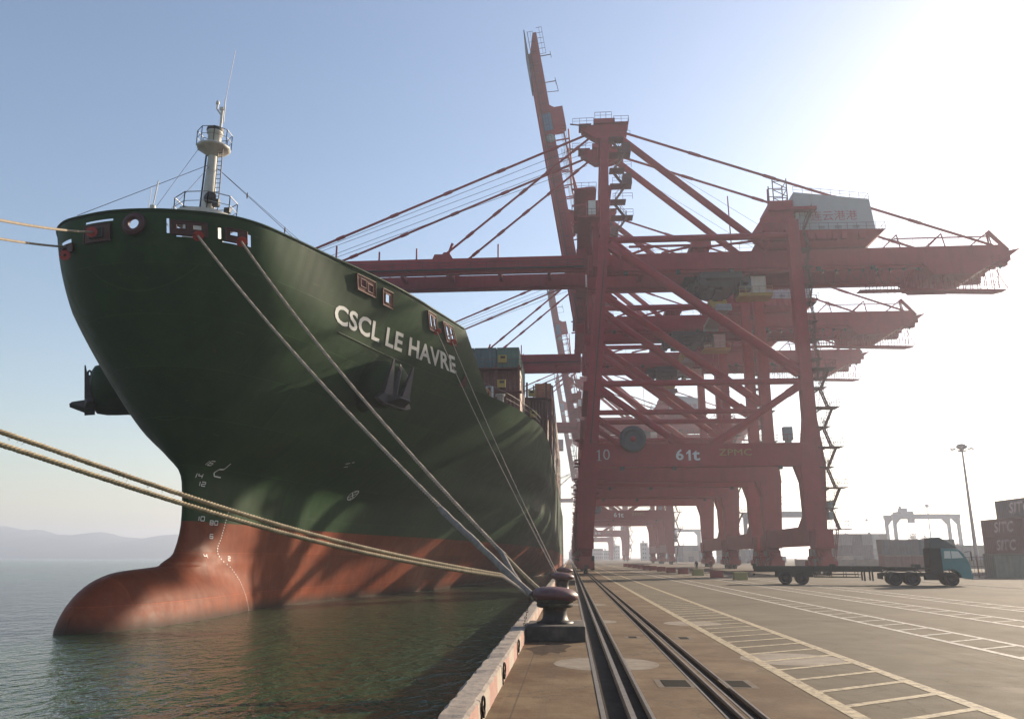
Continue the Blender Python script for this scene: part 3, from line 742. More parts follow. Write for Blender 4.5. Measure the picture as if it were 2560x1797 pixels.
for i in range(30):b.beam((XC+.55-.004*i,44.5,18.7+.3*i),(XC+.85-.004*i,44.5,18.7+.3*i),.03,.03)
b.beam((XC-.52,44.6,19),(XC-.36,44.6,27),.08,.08);b.build('mast_ladder',DARK,fm)
b=MB()
def wire(a,c,r=.016):b.tube([a,c],r,4,cap=False)
top=(XC,44.75,26.5)
wire(top,(XC-3.5,37.5,19.8));wire(top,(XC+7.5,46.5,19.7));wire(top,(XC+10,60,19));wire((XC-1,44.7,27.5),(XC-.9,39,19.5));wire(top,(XC-.4,39,19.2))
for t in(.3,.62):
    p=Vector(top).lerp(Vector((XC+7.5,46.5,19.7)),t);b.lathe(tuple(p),[(.03,-.2),(.06,0),(.03,.2)],6)
b.build('mast_stay',DARK,fm)
b=MB();b.tube([(XC-.2,38.9,17.9),(XC-.2,38.9,20.9)],.16,10);b.tube([(XC-.2,38.9,20.9),(XC-.05,38.9,22.4)],.03,6);b.tube([(XC-.45,38.9,20.2),(XC-.4,38.9,22)],.015,5);b.beam((XC,38.9,20.7),(XC+.8,38.9,19.7),.05,.05)
b.build('jackstaff',MX,ship)
LASH0=mat('railing_dark',(.12,.11,.1),.6)
# chocks, deck railing and gear at the end of the forecastle
b=MB()
def deckpt(Y,inb=.15):return Vector((XC+hull_hb(Y,ZS)-inb,Y,ZS))
b.rail([deckpt(66+i*2.5) for i in range(9)],1.05,1.6,.014)
b.build('deck_railing',LASH0,ship)
b=MB();b.tube([(p:=deckpt(70,.6))+Vector((0,0,.0)),p+Vector((0,0,1.2)),p+Vector((-.5,.4,1.3)),p+Vector((-.7,.5,0))],.12,8)
b.build('deck_vent',MX,ship);b=MB();p=deckpt(72,.7);b.lathe((p.x,p.y,p.z),[(.3,0),(.3,.7),(.45,.75),(.45,.9)],12);b.build('deck_vent',MX,ship)
b=MB();p=deckpt(70,1.2);b.ring((p.x,p.y,p.z+.55),.42,.09,'y',18,6);b.build('lifebuoy',mat('lifebuoy_orange',(.8,.35,.12),.5),ship)
# lashing bridges and cell posts
LASH=mat('lashing_red_oxide',(.16,.045,.035),.6,dirt=(.08,.04,.03))
# superstructure aft
b=MB();b.box(-40,-4.3,236,250,ZS,36);b.box(-43.0,-1.4,236,240,33.2,36.2);b.box(-30,-14,252,262,ZS,42);b.build('superstructure',WHITE,ship)
b=MB()
for k in range(4):b.box(-39.5,-4.9,235.93,235.98,20+3.4*k,21.2+3.4*k)
b.build('windows',DARK,ship)
# ---- containers aboard ----
CC={'blue':mat('container_blue',(.055,.10,.125),.5,dirt=(.2,.12,.08),damt=.4,streak=True),
 'teal':mat('container_teal',(.08,.14,.15),.5,dirt=(.2,.14,.1),damt=.4,streak=True),
 'green':mat('container_green',(.10,.18,.14),.5,dirt=(.25,.18,.12),damt=.4,streak=True),
 'brown':mat('container_brown',(.16,.05,.04),.55,dirt=(.08,.04,.03),damt=.5,streak=True),
 'orange':mat('container_orange',(.42,.12,.04),.55,dirt=(.2,.08,.05),damt=.4,streak=True),
 'grey':mat('container_grey',(.28,.3,.32),.5,dirt=(.2,.15,.1),damt=.4,streak=True),
 'cream':mat('container_cream',(.5,.45,.36),.5,dirt=(.3,.2,.12),damt=.4,streak=True)}
CMESH={}
def cont_mesh(col,L_=12.19,H_=2.59,W_=2.44):
    k=(col,L_,H_)
    if k in CMESH:return CMESH[k]
    b=MB();t=.16;d=.045
    # corrugated long sides (x=const), length along y
    for sg in(-1,1):
        x=sg*W_/2;n=int(L_/.28);ys=[];
        vs=[];
        for i in range(n+1):
            y=t+(L_-2*t)*i/n;off=(d if i%2 else 0);vs+= [(x-sg*(.02+off),y-.035,t),(x-sg*(.02+off),y-.035,H_-t),(x-sg*(.02+off),y+.035,t),(x-sg*(.02+off),y+.035,H_-t)]
        m_=len(vs)//2;b.add(vs,[(2*i,2*i+2,2*i+3,2*i+1) for i in range(m_-1)])
    for yy,sg in((0,-1),(L_,1)):
        n=10;vs=[]
        for i in range(n+1):
            x=-W_/2+t+(W_-2*t)*i/n;off=(d if i%2 else 0);y=yy-sg*(.02+off);vs+=[(x-.03,y,t),(x-.03,y,H_-t),(x+.03,y,t),(x+.03,y,H_-t)]
        m_=len(vs)//2;b.add(vs,[(2*i,2*i+2,2*i+3,2*i+1) for i in range(m_-1)])
        for x in(-W_/2,W_/2-t):b.box(x,x+t,yy-(t if sg>0 else 0),yy+(0 if sg>0 else t),0,H_)
        b.box(-W_/2+t,W_/2-t,yy-(t if sg>0 else 0),yy+(0 if sg>0 else t),0,t);b.box(-W_/2+t,W_/2-t,yy-(t if sg>0 else 0),yy+(0 if sg>0 else t),H_-t,H_)
    for x in(-W_/2,W_/2-.1):
        b.box(x,x+.1,t,L_-t,0,t);b.box(x,x+.1,t,L_-t,H_-.1,H_)
    b.add([(-W_/2+.1,t,H_-.03),(W_/2-.1,t,H_-.03),(W_/2-.1,L_-t,H_-.03),(-W_/2+.1,L_-t,H_-.03)],[(0,1,2,3)])
    o=b.build('shipping_container',CC[col]);CMESH[k]=o.data;bpy.data.objects.remove(o);return CMESH[k]
def container(col,x,y,z,label,group=None,rz=0,L_=12.19,H_=2.59):
    o=bpy.data.objects.new('shipping_container',cont_mesh(col,L_,H_));COL.objects.link(o);o.location=(x,y,z);o.rotation_euler=(0,0,rz)
    return tag(o,label,'container',group)
GA='containers stacked on the ship deck'
def lash_bridge(x0,x1,y,z0,z1,plats):
    e=empty('lashing_bridge',((x0+x1)/2,y,z0));e.parent=ship
    b=MB(((x0+x1)/2,y,z0))
    x=x0
    while x<=x1+.1:b.box(x-.12,x+.12,y-.15,y+.15,z0,z1);x+=2.52
    for z in plats:b.box(x0-.2,x1+.2,y-.5,y+.5,z-.08,z+.05)
    b.build('frame',LASH,e)
    b=MB(((x0+x1)/2,y,z0))
    for z in plats:b.rail([(x0-.2,y-.45,z),(x1+.2,y-.45,z)],1,1.25,.02)
    b.build('railing',LASH,e)
z0=ZS+1.15
# bay 1
cols1=[['brown','brown','blue'],['blue','brown','teal'],['brown','teal','teal']]
rown=['row nearest the quay','second row from the quay','third row from the quay']
tiern=['bottom','second','top']
for r_ in range(3):
    for t_ in range(3):
        c_=cols1[r_][t_] if r_ else ['brown','brown','green'][t_]
        container(c_,-6.5-2.52*r_,85.6,z0+2.62*t_,{'brown':'dark red brown','blue':'dull blue','teal':'blue grey','green':'pale green'}[c_]+' container, foremost bay, '+tiern[t_]+' tier, '+rown[r_],GA)
lash_bridge(-12.8,-5.1,84.8,ZS,z0+5.6,(z0+2.6,z0+5.2))
cols2=[['brown','brown'],['brown','blue'],['blue','teal']]
for r_ in range(3):
    for t_ in range(2):
        container(cols2[r_][t_],-4.0-2.52*r_,103.0,z0+2.62*t_,{'brown':'dark red brown','blue':'dull blue','teal':'blue grey'}[cols2[r_][t_]]+' container, second bay, '+['lower','upper'][t_]+' tier, '+rown[r_],GA)
lash_bridge(-10.3,-2.7,102.2,ZS,z0+7.4,(z0+2.6,z0+5.3))
rng=random.Random(5)
for bay in range(9):
    y=117+13.4*bay
    if 232<y<252:continue
    for r_ in range(1):
        for t_ in range(5 if bay>0 else 4):
            c_=rng.choice(['brown','brown','orange','cream','blue','brown','grey']) if r_==0 else rng.choice(['brown','blue','teal'])
            container(c_,-3.6-2.52*r_,y,z0+2.62*t_,{'brown':'dark red','orange':'rust orange','cream':'cream','blue':'dark blue','grey':'grey'}[c_]+' container, '+['third','fourth','fifth','sixth','seventh','eighth','ninth','tenth','eleventh'][bay]+' deck bay, '+['lowest','second','third','fourth','topmost'][t_]+' tier, quay side',GA+' far aft')
    lash_bridge(-7.5,-2.5,y-.6,ZS,z0+10,(z0+2.6,z0+5.3,z0+7.9))
# yellow platform boxes
for (x,y,z,l) in ((-7.0,84.2,z0+5.75,'small yellow box sign on the lashing bridge of the foremost bay, upper one'),(-7.1,84.2,z0+3.0,'small yellow box sign on the lashing bridge of the foremost bay, lower one'),(-4.6,101.5,z0+5.4,'small yellow box sign standing on top of the second bay lashing bridge'),(-4.4,101.5,z0+2.7,'small yellow box sign low on the second bay lashing bridge')):
    b=MB((x,y,z));b.box(x-.45,x+.45,y-.15,y+.15,z,z+.85);b.box(x-.3,x-.05,y-.17,y-.16,z+.1,z+.3);b.mi=1;b.box(x-.2,x+.3,y-.18,y-.165,z+.45,z+.7)
    o=b.build('equipment_box',[YEL,DARK],None,(x,y,z));tag(o,l,'box','yellow boxes on the lashing bridges')
# ---------------- ship-to-shore cranes ----------------
X0=1.8
GR='red ship-to-shore cranes along the quay'
CO=(X0,0,0)
def M(): return MB(CO)
def make_crane(raised,mast_gear=True):
    c=empty('quay_crane',(X0,0,0))
    YF=(0,23);YG=(7.5,15.5)
    for k,y in enumerate(YF):
        o_=-1 if k==0 else 1
        # waterside leg
        b=M();b.beam((2.0,y,3.6),(2.75,y,14),2.0,1.7,2.7,1.7,up=(0,1,0));b.beam((2.85,y,13.9),(3.35,y,19),2.7,1.68,1.75,1.6,up=(0,1,0));b.beam((3.35,y,18.9),(5.95,y,49.5),1.75,1.58,1.3,1.5,up=(0,1,0))
        for z in(12.4,17.6,24):b.box(2.2+z*.06,4.2+z*.06,y-.95,y+.95,z-.05,z+.05)
        L=b.build('leg',RED,c)
        b=M()
        for z,w_ in((11,1.4),(14.6,1.6),(17.8,1.6),(8,1.2)):
            b.box(.2+z*.045,1.3+z*.055,y-.9,y+.9,z,z+.12);b.box(.9+z*.045,1.5+z*.05,y-.15,y+.15,z-.9,z)
        b.beam((1.25,y-.5,3),(4.6,y-.5,44),.05,.05);b.beam((1.25,y+.1,3),(4.6,y+.1,44),.05,.05)
        for i in range(60):
            t=i/60;b.beam((1.25+3.35*t,y-.5,3+41*t),(1.25+3.35*t,y+.1,3+41*t),.03,.03)
        b.build('ladder_bracket',RED,L)
        # landside leg
        b=M();b.beam((32.35,y,3.6),(32.55,y,14),2.4,1.7,3.3,1.7,up=(0,1,0));b.beam((32.7,y,13.9),(32.85,y,20.5),3.2,1.68,1.7,1.6,up=(0,1,0));b.beam((32.85,y,20.4),(32.9,y,49.5),1.7,1.58,1.55,1.5,up=(0,1,0))
        b.prism([(30.2,14.2),(31.4,14.2),(31.4,10.2)],y-.6,y+.6)
        b.build('leg',RED,c)
        # portal beam
        b=M();b.box(3.2,32.2,y-.8,y+.8,14.2,17.1);b.box(3.2,32.2,y-.95,y+.95,17.1,17.18);b.box(3.2,32.2,y-.88,y+.88,14.1,14.2)
        for x in(8,13,19,25,29):b.box(x,x+.05,y-.83,y+.83,14.25,17.05)
        b.rail([(4.6,y-.9,17.18),(31.4,y-.9,17.18)],1.1,1.8,.025)
        b.build('portal_beam',RED,c)
        b=M();b.tube([(3.9,y,25.8),(32.8,y,25.8)],.45,12);b.build('tie_beam',RED,c)
        b=M();b.tube([(6.2,y,47.3),(32.8,y,47.3)],.5,12);b.build('tie_beam',RED,c)
        for a,e,r in (((6.6,y,46.6),(32.2,y,27.0),.68),((4.3,y,25.2),(15.6,y,17.0),.5),((32.3,y,25.4),(19.6,y,17.0),.5)):
            b=M();b.tube([a,e],r,14);a=Vector(a);e=Vector(e);d=(e-a).normalized()
            b.beam(a,a+d*2.4,r*1.6,r*2.2);b.beam(e-d*2.2,e,r*1.6,r*2.2);b.build('diagonal_brace',RED,c)
    # sill beams, cross beams
    for x,nm in((2.0,'w'),(32.35,'l')):
        b=M();b.box(x-1.1,x+1.1,.85,22.15,3.7,6.2);b.hexa([(x-1.1,.85,6.2),(x+1.1,.85,6.2),(x+1.1,4,6.2),(x-1.1,4,6.2),(x-1.1,.85,8),(x+1.1,.85,8),(x+1.1,.9,8),(x-1.1,.9,8)])
        b.box(x-1.1,x+1.1,-3.8,-.85,3.3,5.6);b.box(x-1.1,x+1.1,23.85,26.8,3.3,5.6);b.build('sill_beam',RED,c)
        for y in(-1.2,24.2):
            g_=M();g_.hexa([(x-.5,y-3,2.2),(x+.5,y-3,2.2),(x+.5,y+3,2.2),(x-.5,y+3,2.2),(x-.7,y-1,3.4),(x+.7,y-1,3.4),(x+.7,y+1,3.4),(x-.7,y+1,3.4)])
            for q in(-2.2,2.2):
                g_.box(x-.62,x+.62,y+q-1.0,y+q+1.0,1.15,2.1);g_.box(x-.9,x+.9,y+q-.35,y+q+.35,.75,1.5)
            for q in(-2.9,-1.45,1.45,2.9):
                g_.box(x-1.05,x+1.05,y+q-.55,y+q+.55,.85,1.75);g_.box(x-.75,x+.75,y+q-.25,y+q+.25,1.75,2.3)
            g_.hexa([(x-.85,y-2.2,2.3),(x+.85,y-2.2,2.3),(x+.85,y+2.2,2.3),(x-.85,y+2.2,2.3),(x-.95,y-1.7,3.3),(x+.95,y-1.7,3.3),(x+.95,y+1.7,3.3),(x-.95,y+1.7,3.3)])
            bg_=g_.build('bogie',RED2,c)
            for q in(-.62,.62):
                g_=M();g_.box(x-1.0,x-.88,y+q-.3,y+q+.3,2.4,3.2);g_.build('notice_panel',GREY,bg_)
            for q in(-3.0,-1.4,1.4,3.0):
                w_=M();w_.lathe((x,y+q,.44),[(.0,-.22),(.43,-.22),(.43,-.1),(.36,-.1),(.36,.1),(.43,.1),(.43,.22),(0,.22)],16,'x');w_.build('wheel',DARK,bg_)
            for (xa,xb,ya,yb_,za,zb) in ((x+.65,x+1.15,y-1.9,y-1.1,.6,2.4),(x+.65,x+1.1,y+1.1,y+1.9,.6,2.4),(x-1.1,x-.65,y-1.5,y-.8,.7,2.0)):
                g_=M();g_.box(xa,xb,ya,yb_,za,zb);g_.build('drive_motor',GREY if nm=='l' else DARK,bg_)
            b=M();ye=y-4.0 if y<5 else y+4.0;b.box(x-.5,x+.5,min(ye,y),max(ye,y)+0,.5,1.0) if False else b.lathe((x,ye,1.0),[(0,-.35),(.2,-.35),(.2,.2),(.28,.25),(.28,.35),(0,.35)],10,'y');b.build('buffer',DARK,bg_)
    for x,z0,z1 in((5.9,48.6,50.6),(32.9,48.6,50.4)):
        b=M();b.box(x-.8,x+.8,.7,22.3,z0,z1);b.build('cross_beam',RED,c)
    b=M();b.box(2.3,3.9,.8,22.2,25.0,26.4);b.build('cross_beam',RED,c)
    # main girders
    for y in YG:
        b=M();b.box(3.6,66,y-.65,y+.65,45.05,47.75);b.box(3.6,66,y-.85,y+.85,44.95,45.05);b.box(3.6,66,y-.5,y+.5,44.55,44.95)
        for x in range(6,66,4):b.box(x,x+.06,y-.68,y+.68,45.1,47.7)
        b.rail([(7,y-.75,47.75),(29,y-.75,47.75)],1.1,2.2,.025)
        G=b.build('main_girder',RED,c)
    for x in(12,21,29.5,40,50,60,65.4):
        b=M();b.beam((x,8.1,46.6),(x,14.9,46.6),.7,1.2);b.build('girder_cross_tie',RED,c)
    # rail tie structure above girders
    b=M();b.box(19.5,22.5,6.7,16.3,48.6,49.5)
    for a,e in (((10,7.5,49.2),(19.5,7.5,49.2)),((10,7.5,47.9),(14,7.5,49.2)),((29,7.5,49.6),(22.5,7.5,48.9)),((15,7.5,48),(19.5,7.5,49)),((14.5,15.5,48),(19.5,15.5,49)),((29,15.5,49.6),(22.5,15.5,48.9))):b.beam(a,e,.3,.3)
    for y in YG:b.beam((20.2,y,47.7),(20.2,y,48.7),.5,.5);b.beam((21.8,y,47.7),(21.8,y,48.7),.5,.5)
    b.build('wind_bracing',RED,c)
    # tail truss & tail sheave platform
    b=M()
    for y in YG:
        for xa,xt in((48.2,50.6),(54.8,57.2),(61,64)):
            b.beam((xa,y,47.7),(xt,y,50),.16,.16);b.beam((xt,y,50),(xt+.4,y,47.7),.14,.14)
        b.beam((50.2,y,49.4),(64,y,49.4),.13,.13);b.beam((64,y,50.2),(66.6,y,47),.35,.5);b.beam((63.8,y,50),(64,y,47.7),.2,.2)
    for x,z in((50.6,50),(57.2,50),(64,50)):b.beam((x,7.5,z),(x,15.5,z),.14,.14)
    b.rail([(48,6.6,47.8),(66,6.6,47.8)],1.1,2.2,.025);b.build('tail_truss',RED,c)
    b=M();b.hexa([(55,6.5,43.2),(61,6.5,43.2),(61,16.5,43.2),(55,16.5,43.2),(53.5,6.5,45),(66.5,6.5,46.2),(66.5,16.5,46.2),(53.5,16.5,45)])
    b.hexa([(62,7,44.4),(65,7,44.9),(65,16,44.9),(62,16,44.4),(62,7,46),(68.2,7,47.2),(68.2,16,47.2),(62,16,46)])
    rr=random.Random(2)
    for i in range(26):
        x=56+rr.random()*11;y=6.6+rr.random()*9.8;z=43.0+(x-56)*.28;b.box(x,x+.25+rr.random()*.5,y,y+.5,z-.3*rr.random(),z+.6)
    b.build('tail_platform',RED,c)
    # festoon loops and hanging maintenance stage
    b=M()
    for i,x in enumerate([37+2.0*k for k in range(15)]):
        b.box(x-.12,x+.12,7.0,7.5,44.2,44.55);n=8
        b.tube([(x+2.0*k/n,7.25,44.3-(1.9+.5*math.sin(i*1.7))*(1-(2*k/n-1)**2)) for k in range(n+1)],.035,4,cap=False) if i<7 else None
    b.build('festoon_cable',DARK,c)
    b=M();b.hexa([(51.3,8,41.25),(64.6,8,40.8),(64.6,9.6,40.8),(51.3,9.6,41.25),(51,8,41.6),(66,8,41.1),(66,9.6,41.1),(51,9.6,41.6)]);b.box(44.5,51.2,8,9.6,41.4,41.5)
    rr=random.Random(4)
    for x in [46+1.05*k for k in range(19)]:
        for y in(8.1,9.5):b.beam((x,y,41.3),(x+rr.uniform(-.1,.1),y,44.6),.09,.09)
    for x in(51,56,60,64):b.beam((x,8,41.4),(x+1.5,8,44.6),.08,.08)
    b.rail([(44.5,8,41.5),(66,8,41.2)],1.1,1.2,.025);b.beam((66,8,41.2),(64.5,8,44.6),.08,.08);b.build('maintenance_stage',RED,c)
    # masts and heads
    for k,y in enumerate(YG):
        y0=YF[k]*.8+(2.0 if k==0 else 2.6);yb=y0+(0 if k==0 else -.2)
        b=M();b.beam((6.0,yb,49.5),(6.7,y,69),1.35,1.3,1.15,1.1,up=(0,1,0))
        b.build('mast',RED,c)
        b=M();b.prism([(3.0,69.8),(3.0,69.3),(5.4,67.6),(8.0,67.6),(10.3,68.4),(10.3,70.0),(8.6,70.2),(3.6,70.0)],y-.9,y+.9)
        b.box(2.6,4.6,y-1.4,y+1.4,69.95,70.05);b.box(8.2,10.6,y-1.4,y+1.4,70.1,70.2);b.box(5,8.4,y-1.2,y+1.2,70.2,71.0)
        H=b.build('mast_head',RED,c)
        b=M();b.rail([(1.6,y-1.4,70.0),(5,y-1.4,70.05)],1.0,.9,.025);b.rail([(8.2,y-1.4,70.2),(10.6,y-1.4,70.2),(10.6,y+1.4,70.2)],1.0,.9,.025);b.beam((1.2,y-1.4,70.0),(4,y-1.4,69.6),.12,.2)
        b.rail([(5.2,y-1.2,71),(7.9,y-1.2,71)],1.1,.7,.03);b.build('railing',STAIR,H)
        # backstay rods
        b=M();b.tube([(10,y,68.9),(64.5,y,47.9)],.2,8)
        for t in(.2,.41,.6,.8):
            p=Vector((10,y,68.9)).lerp(Vector((64.5,y,47.9)),t);b.tube([p-Vector((.9,0,-.35)),p+Vector((.9,0,-.35))],.27,8)
        b.build('backstay',RED,c)
        b=M();b.tube([(8.8,y,68.4),(31.0,y,48.3)],.56,12);b.build('rear_strut',RED,c)
        b=M();b.beam((31.6,y,48),(31.9,y,58.2),.22,.22) if k==0 else b.beam((27.5,y,48),(27.4,y,61),.16,.16);b.build('stay_prop',RED,c)
        b=M();b.tube([(9,y+.4,68),(33,y+.2,50.3)],.025,4,cap=False);b.build('service_wire',DARK,c)
    b=M();b.box(5.8,7.6,7.5,15.5,68,69);b.build('mast_cross_beam',RED,c);b=M();b.box(5.6,7.4,4.5,18.5,57.5,58.3);b.build('mast_cross_beam',RED,c)
    # apron-hinge gear round the mast foot
    b=M();b.box(2.0,5.2,1,22,51.6,51.75);b.box(3.5,5.2,4,19,52,55.6);b.box(1.6,5.0,3,20,56.9,57.05);b.box(3.4,5.0,5,18,57.1,58.4);b.box(4.2,6.8,2,6,44.0,50.4)
    for k in range(3):b.beam((1.2,3+k*.2,57-k*2.6),(4.6,3+k*.2,57.3-k*2.6),.15,.3)
    b.build('hinge_platform',RED,c)
    b=M();b.rail([(1.6,3,57.05),(5.0,3,57.05)],1.1,.9,.025);b.rail([(2.0,1,51.75),(5.2,1,51.75)],1.1,.9,.025);b.beam((4,3.2,48),(4,3.2,52),.15,.15);b.build('railing',STAIR,c)
    b=M();b.box(3.7,4.8,2.7,3.4,52.7,55.0);b.build('electrical_cabinet',WHITE,c)
    # mast stairs
    b=M();z=50.6;k=0
    while z<66.5:
        x0_,x1_=(7.9,9.7) if k%2==0 else (9.7,7.9)
        b.stairs((x0_,6.2 if k%2 else 5.2,z),(x1_,6.2 if k%2 else 5.2,z+2.6),.7,(0,1,0),8)
        b.box(7.2,10.6 if k%2==0 else 9.6,4.6,6.7,z+2.6,z+2.68);b.rail([(7.6,4.6,z+2.68),(10.6,4.6,z+2.68)],1,1.5,.025)
        if k in(2,4):b.box(9.2,10.6,4.7,6.6,z+2.7,z+4.4)
        z+=2.68;k+=1
    b.build('mast_stairs',STAIR,c)
    # machinery house
    b=M();b.hexa([(35.3,5.8,50.35),(47.0,5.8,50.2),(47.0,17,50.2),(35.3,17,50.35),(35.3,5.8,56.8),(46.5,5.8,55.3),(46.5,17,55.3),(35.3,17,56.8)]);
    hs=b.build('machinery_house',mat('house_white',(.48,.5,.52),.5,var=.04,dirt=(.35,.3,.25),damt=.3,streak=True),c)
    b=M();b.rail([(35.3,5.9,56.8),(46.5,5.9,55.3),(46.5,16.9,55.3)],1.0,1.4,.022);b.build('roof_railing',DARK,hs)
    b=M()
    for x in(38.5,41,43.6):b.box(x,x+1.0,5.74,5.8,50.6,51.1)
    b.build('louvre',GREY,hs)
    b=M();b.hexa([(31,6,47.75),(45.5,6,47.75),(45.5,17,47.75),(31,17,47.75),(30,4.6,50.1),(48,4.6,49.9),(48,18,49.9),(30,18,50.1)])
    rr=random.Random(9)
    for i in range(14):
        x=31+rr.random()*15;b.box(x,x+.7,4.7,5.8,48.6,49.9)
    b.build('house_platform',RED,c)
    b=M();b.rail([(30,4.7,50.1),(48,4.7,49.9),(48,18,49.9)],1.1,1.3,.025);b.rail([(35.6,4.7,51.9),(38,4.7,51.8)],1.1,.8,.025);b.build('railing',STAIR,c)
    b=M();b.box(31.5,34.9,5.2,12,50.1,55.2);b.box(31.2,38.2,4.6,6.4,53.4,53.9);b.hexa([(28.5,5.2,50.1),(31.5,5.2,50.1),(31.5,9,50.1),(28.5,9,50.1),(31.2,5.2,54),(31.5,5.2,54),(31.5,9,54),(31.2,9,54)])
    b.build('rope_sheave_tower',RED,c)
    b=M()
    for x in(32.3,34.4):
        for y in(6,8.5):b.beam((x,y,55),(x,y,59.2),.14,.14)
    for z in(56,57.4,58.8):
        b.beam((32.3,6,z),(34.4,6,z),.1,.1);b.beam((32.3,6,z),(34.4,6,z-1.2),.09,.09);b.beam((34.4,6,z),(34.4,8.5,z),.1,.1);b.beam((32.3,8.5,z),(34.4,8.5,z),.1,.1)
    b.stairs((36.2,5.2,50.4),(37.6,5.2,53.4),.7,(0,1,0),9);b.build('lattice_tower',STAIR,c)
    # trolley, cab, spreader
    t=M();t.box(20.5,27,7,16,43.6,44.7);t.box(21,26,8,15,42.6,43.6)
    rr=random.Random(12)
    for i in range(24):
        x=19+rr.random()*9;t.box(x,x+.3+rr.random(),7+rr.random()*7,8.4+rr.random()*7,42.2+rr.random()*.8,43.8)
    t.box(18.5,31,9,14,44.3,44.55)
    tr=t.build('trolley',DARK,c)
    b=M();b.box(28.6,30.8,8.6,10.8,41.6,44.3);cb=b.build('operator_cab',WHITE,c)
    b=M();b.box(26.9,28.6,8.7,10.7,42.3,44.0);b.build('cab_window',mat('dark_glass',(.03,.05,.07),.1,spec=.8),cb)
    b=M();b.box(26.6,31.6,8.2,11.2,41.0,41.5);b.rail([(26.6,8.2,41.5),(31.6,8.2,41.5)],1,1,.03);b.build('cab_platform',YEL,cb)
    b=M()
    for x in(21.4,25.8):
        for y in(9.5,14):b.beam((x,y,42.6),(x*.7+23.6*.3,y,41),.045,.045)
    b.build('hoist_rope',DARK,c)
    b=M();b.hexa([(22.9,9.7,39.3),(24.3,9.7,39.3),(24.3,13.3,39.3),(22.9,13.3,39.3),(22.2,9.4,40.6),(25.0,9.4,40.6),(25.0,13.6,40.6),(22.2,13.6,40.6)])
    for x in(22.3,24.4):b.box(x,x+.5,10,13,40.6,41.1)
    b.build('head_block',YEL,c)
    b=M();b.box(22.5,24.7,5.6,17.4,38.5,39.0)
    for y in(5.7,17.1):b.box(22.4,24.8,y,y+.2,38.0,38.6)
    b.build('spreader',GREY,c)
    # stair tower on landside leg
    b=M()
    zz_=[5.8+2.7*k for k in range(9)]
    for k,z in enumerate(zz_):
        wide=k%2==0;xe=36.7 if wide else 35.2
        b.box(33.5,xe,-1.3,1.1,z-.1,z);b.rail([(33.9,-1.3,z),(xe,-1.3,z),(xe,1.1,z)],1.05,1.1,.025);b.beam((33.4,0,z-.9),(34.6,0,z-.1),.2,.2)
        if k<len(zz_)-1:
            if wide:b.stairs((35.2,-.8,z),(34.35,-.8,z+2.7),.75,(0,1,0),9)
            else:b.stairs((36.3,.5,z+2.7),(35.0,.5,z),.75,(0,1,0),9) if False else b.stairs((34.9,.5,z),(36.2,.5,z+2.7),.75,(0,1,0),9)
    b.stairs((34.0,-.8,.3),(35.0,-.8,5.8),.75,(0,1,0),18)
    for x in(33.75,34.15):b.beam((x,-1.2,6),(x,-1.2,45),.05,.05)
    for i in range(60):b.beam((33.75,-1.2,6+i*.65),(34.15,-1.2,6+i*.65),.04,.04)
    for k in range(7,15):
        z=5.8+2.7*k+1.35;b.box(33.6,35.0,-1.2,.9,z-.08,z);b.rail([(33.9,-1.2,z),(35.0,-1.2,z)],1,1,.025);b.stairs((34.3 if k%2 else 34.8,-.5,z),(34.8 if k%2 else 34.3,-.5,z+2.7),.6,(0,1,0),9)
    b.build('stair_tower',STAIR,c)
    # cable reel, boxes
    b=M()
    for yy in(-1.55,-1.1):b.lathe((8.8,yy,17.8),[(1.05,-.04),(1.8,-.04),(1.8,.04),(1.05,.04),(1.05,-.04)],40,'y')
    b.lathe((8.8,-1.32,17.8),[(1.1,-.18),(1.68,-.18),(1.68,.18),(1.1,.18),(1.1,-.18)],40,'y')
    reel=b.build('cable_reel',mat('reel_cable',(.07,.07,.08),.7),c)
    b=M();b.lathe((8.8,-1.3,17.8),[(0,-.5),(.35,-.5),(.35,.5),(0,.5)],14,'y')
    for k in range(16):
        a=k*math.pi/8;b.beam((8.8,-1.3,17.8),(8.8+1.9*math.cos(a),-1.3,17.8+1.9*math.sin(a)),.035,.035)
    b.box(8.2,9.4,-.9,.3,17.0,17.6);b.build('reel_hub',RED,reel)
    b=M();b.box(29.2,30.4,-.5,.4,17.6,19.4);b.box(29.4,30.2,-.3,.2,17.15,17.6);b.build('control_box',GREY,c)
    b=M();b.box(33.9,34.6,-1.2,.2,8.2,9.4);b.box(33.9,34.5,-1.3,.2,7.0,8.0);b.build('control_box',GREY,c)
    for k_,x in enumerate((9,17,25,38,46)):
        b=M();b.box(x,x+.6,6.5,7.0,44.3,44.8);b.build('floodlight',DARK,c)
    for x in(7,14,28):
        b=M();b.box(x,x+.5,-1.25,-.95,13.6,14.1);b.build('floodlight',DARK,c)
    b=M();b.box(4.6,31,.85,1.0,16.4,16.7);b.beam((3.1,-.95,17.3),(5.7,-.95,44),.12,.12);b.build('cable_tray',DARK,c)
    # boom
    LB=66
    hinge=Vector((3.4,0,46.8))
    def BM(): return MB((0,0,0))
    bo=empty('boom',(hinge.x-X0,0,hinge.z));bo.parent=c
    for y in YG:
        b=BM();b.box(-LB+5,-.1,y-.6,y+.6,-1.1,1.0);b.box(-LB+5,-.1,y-.85,y+.85,-1.2,-1.1);b.box(-LB+5,-.1,y-.4,y+.4,-1.5,-1.2)
        b.hexa([(-LB,y-.5,.2),(-LB+5,y-.6,-1.1),(-LB+5,y+.6,-1.1),(-LB,y+.5,.2),(-LB,y-.5,1.0),(-LB+5,y-.6,1.0),(-LB+5,y+.6,1.0),(-LB,y+.5,1.0)])
        for x in range(-58,-2,4):b.box(x,x+.06,y-.63,y+.63,-1.05,.97)
        b.box(-1.6,-.1,y-.7,y+.7,1.0,2.0)
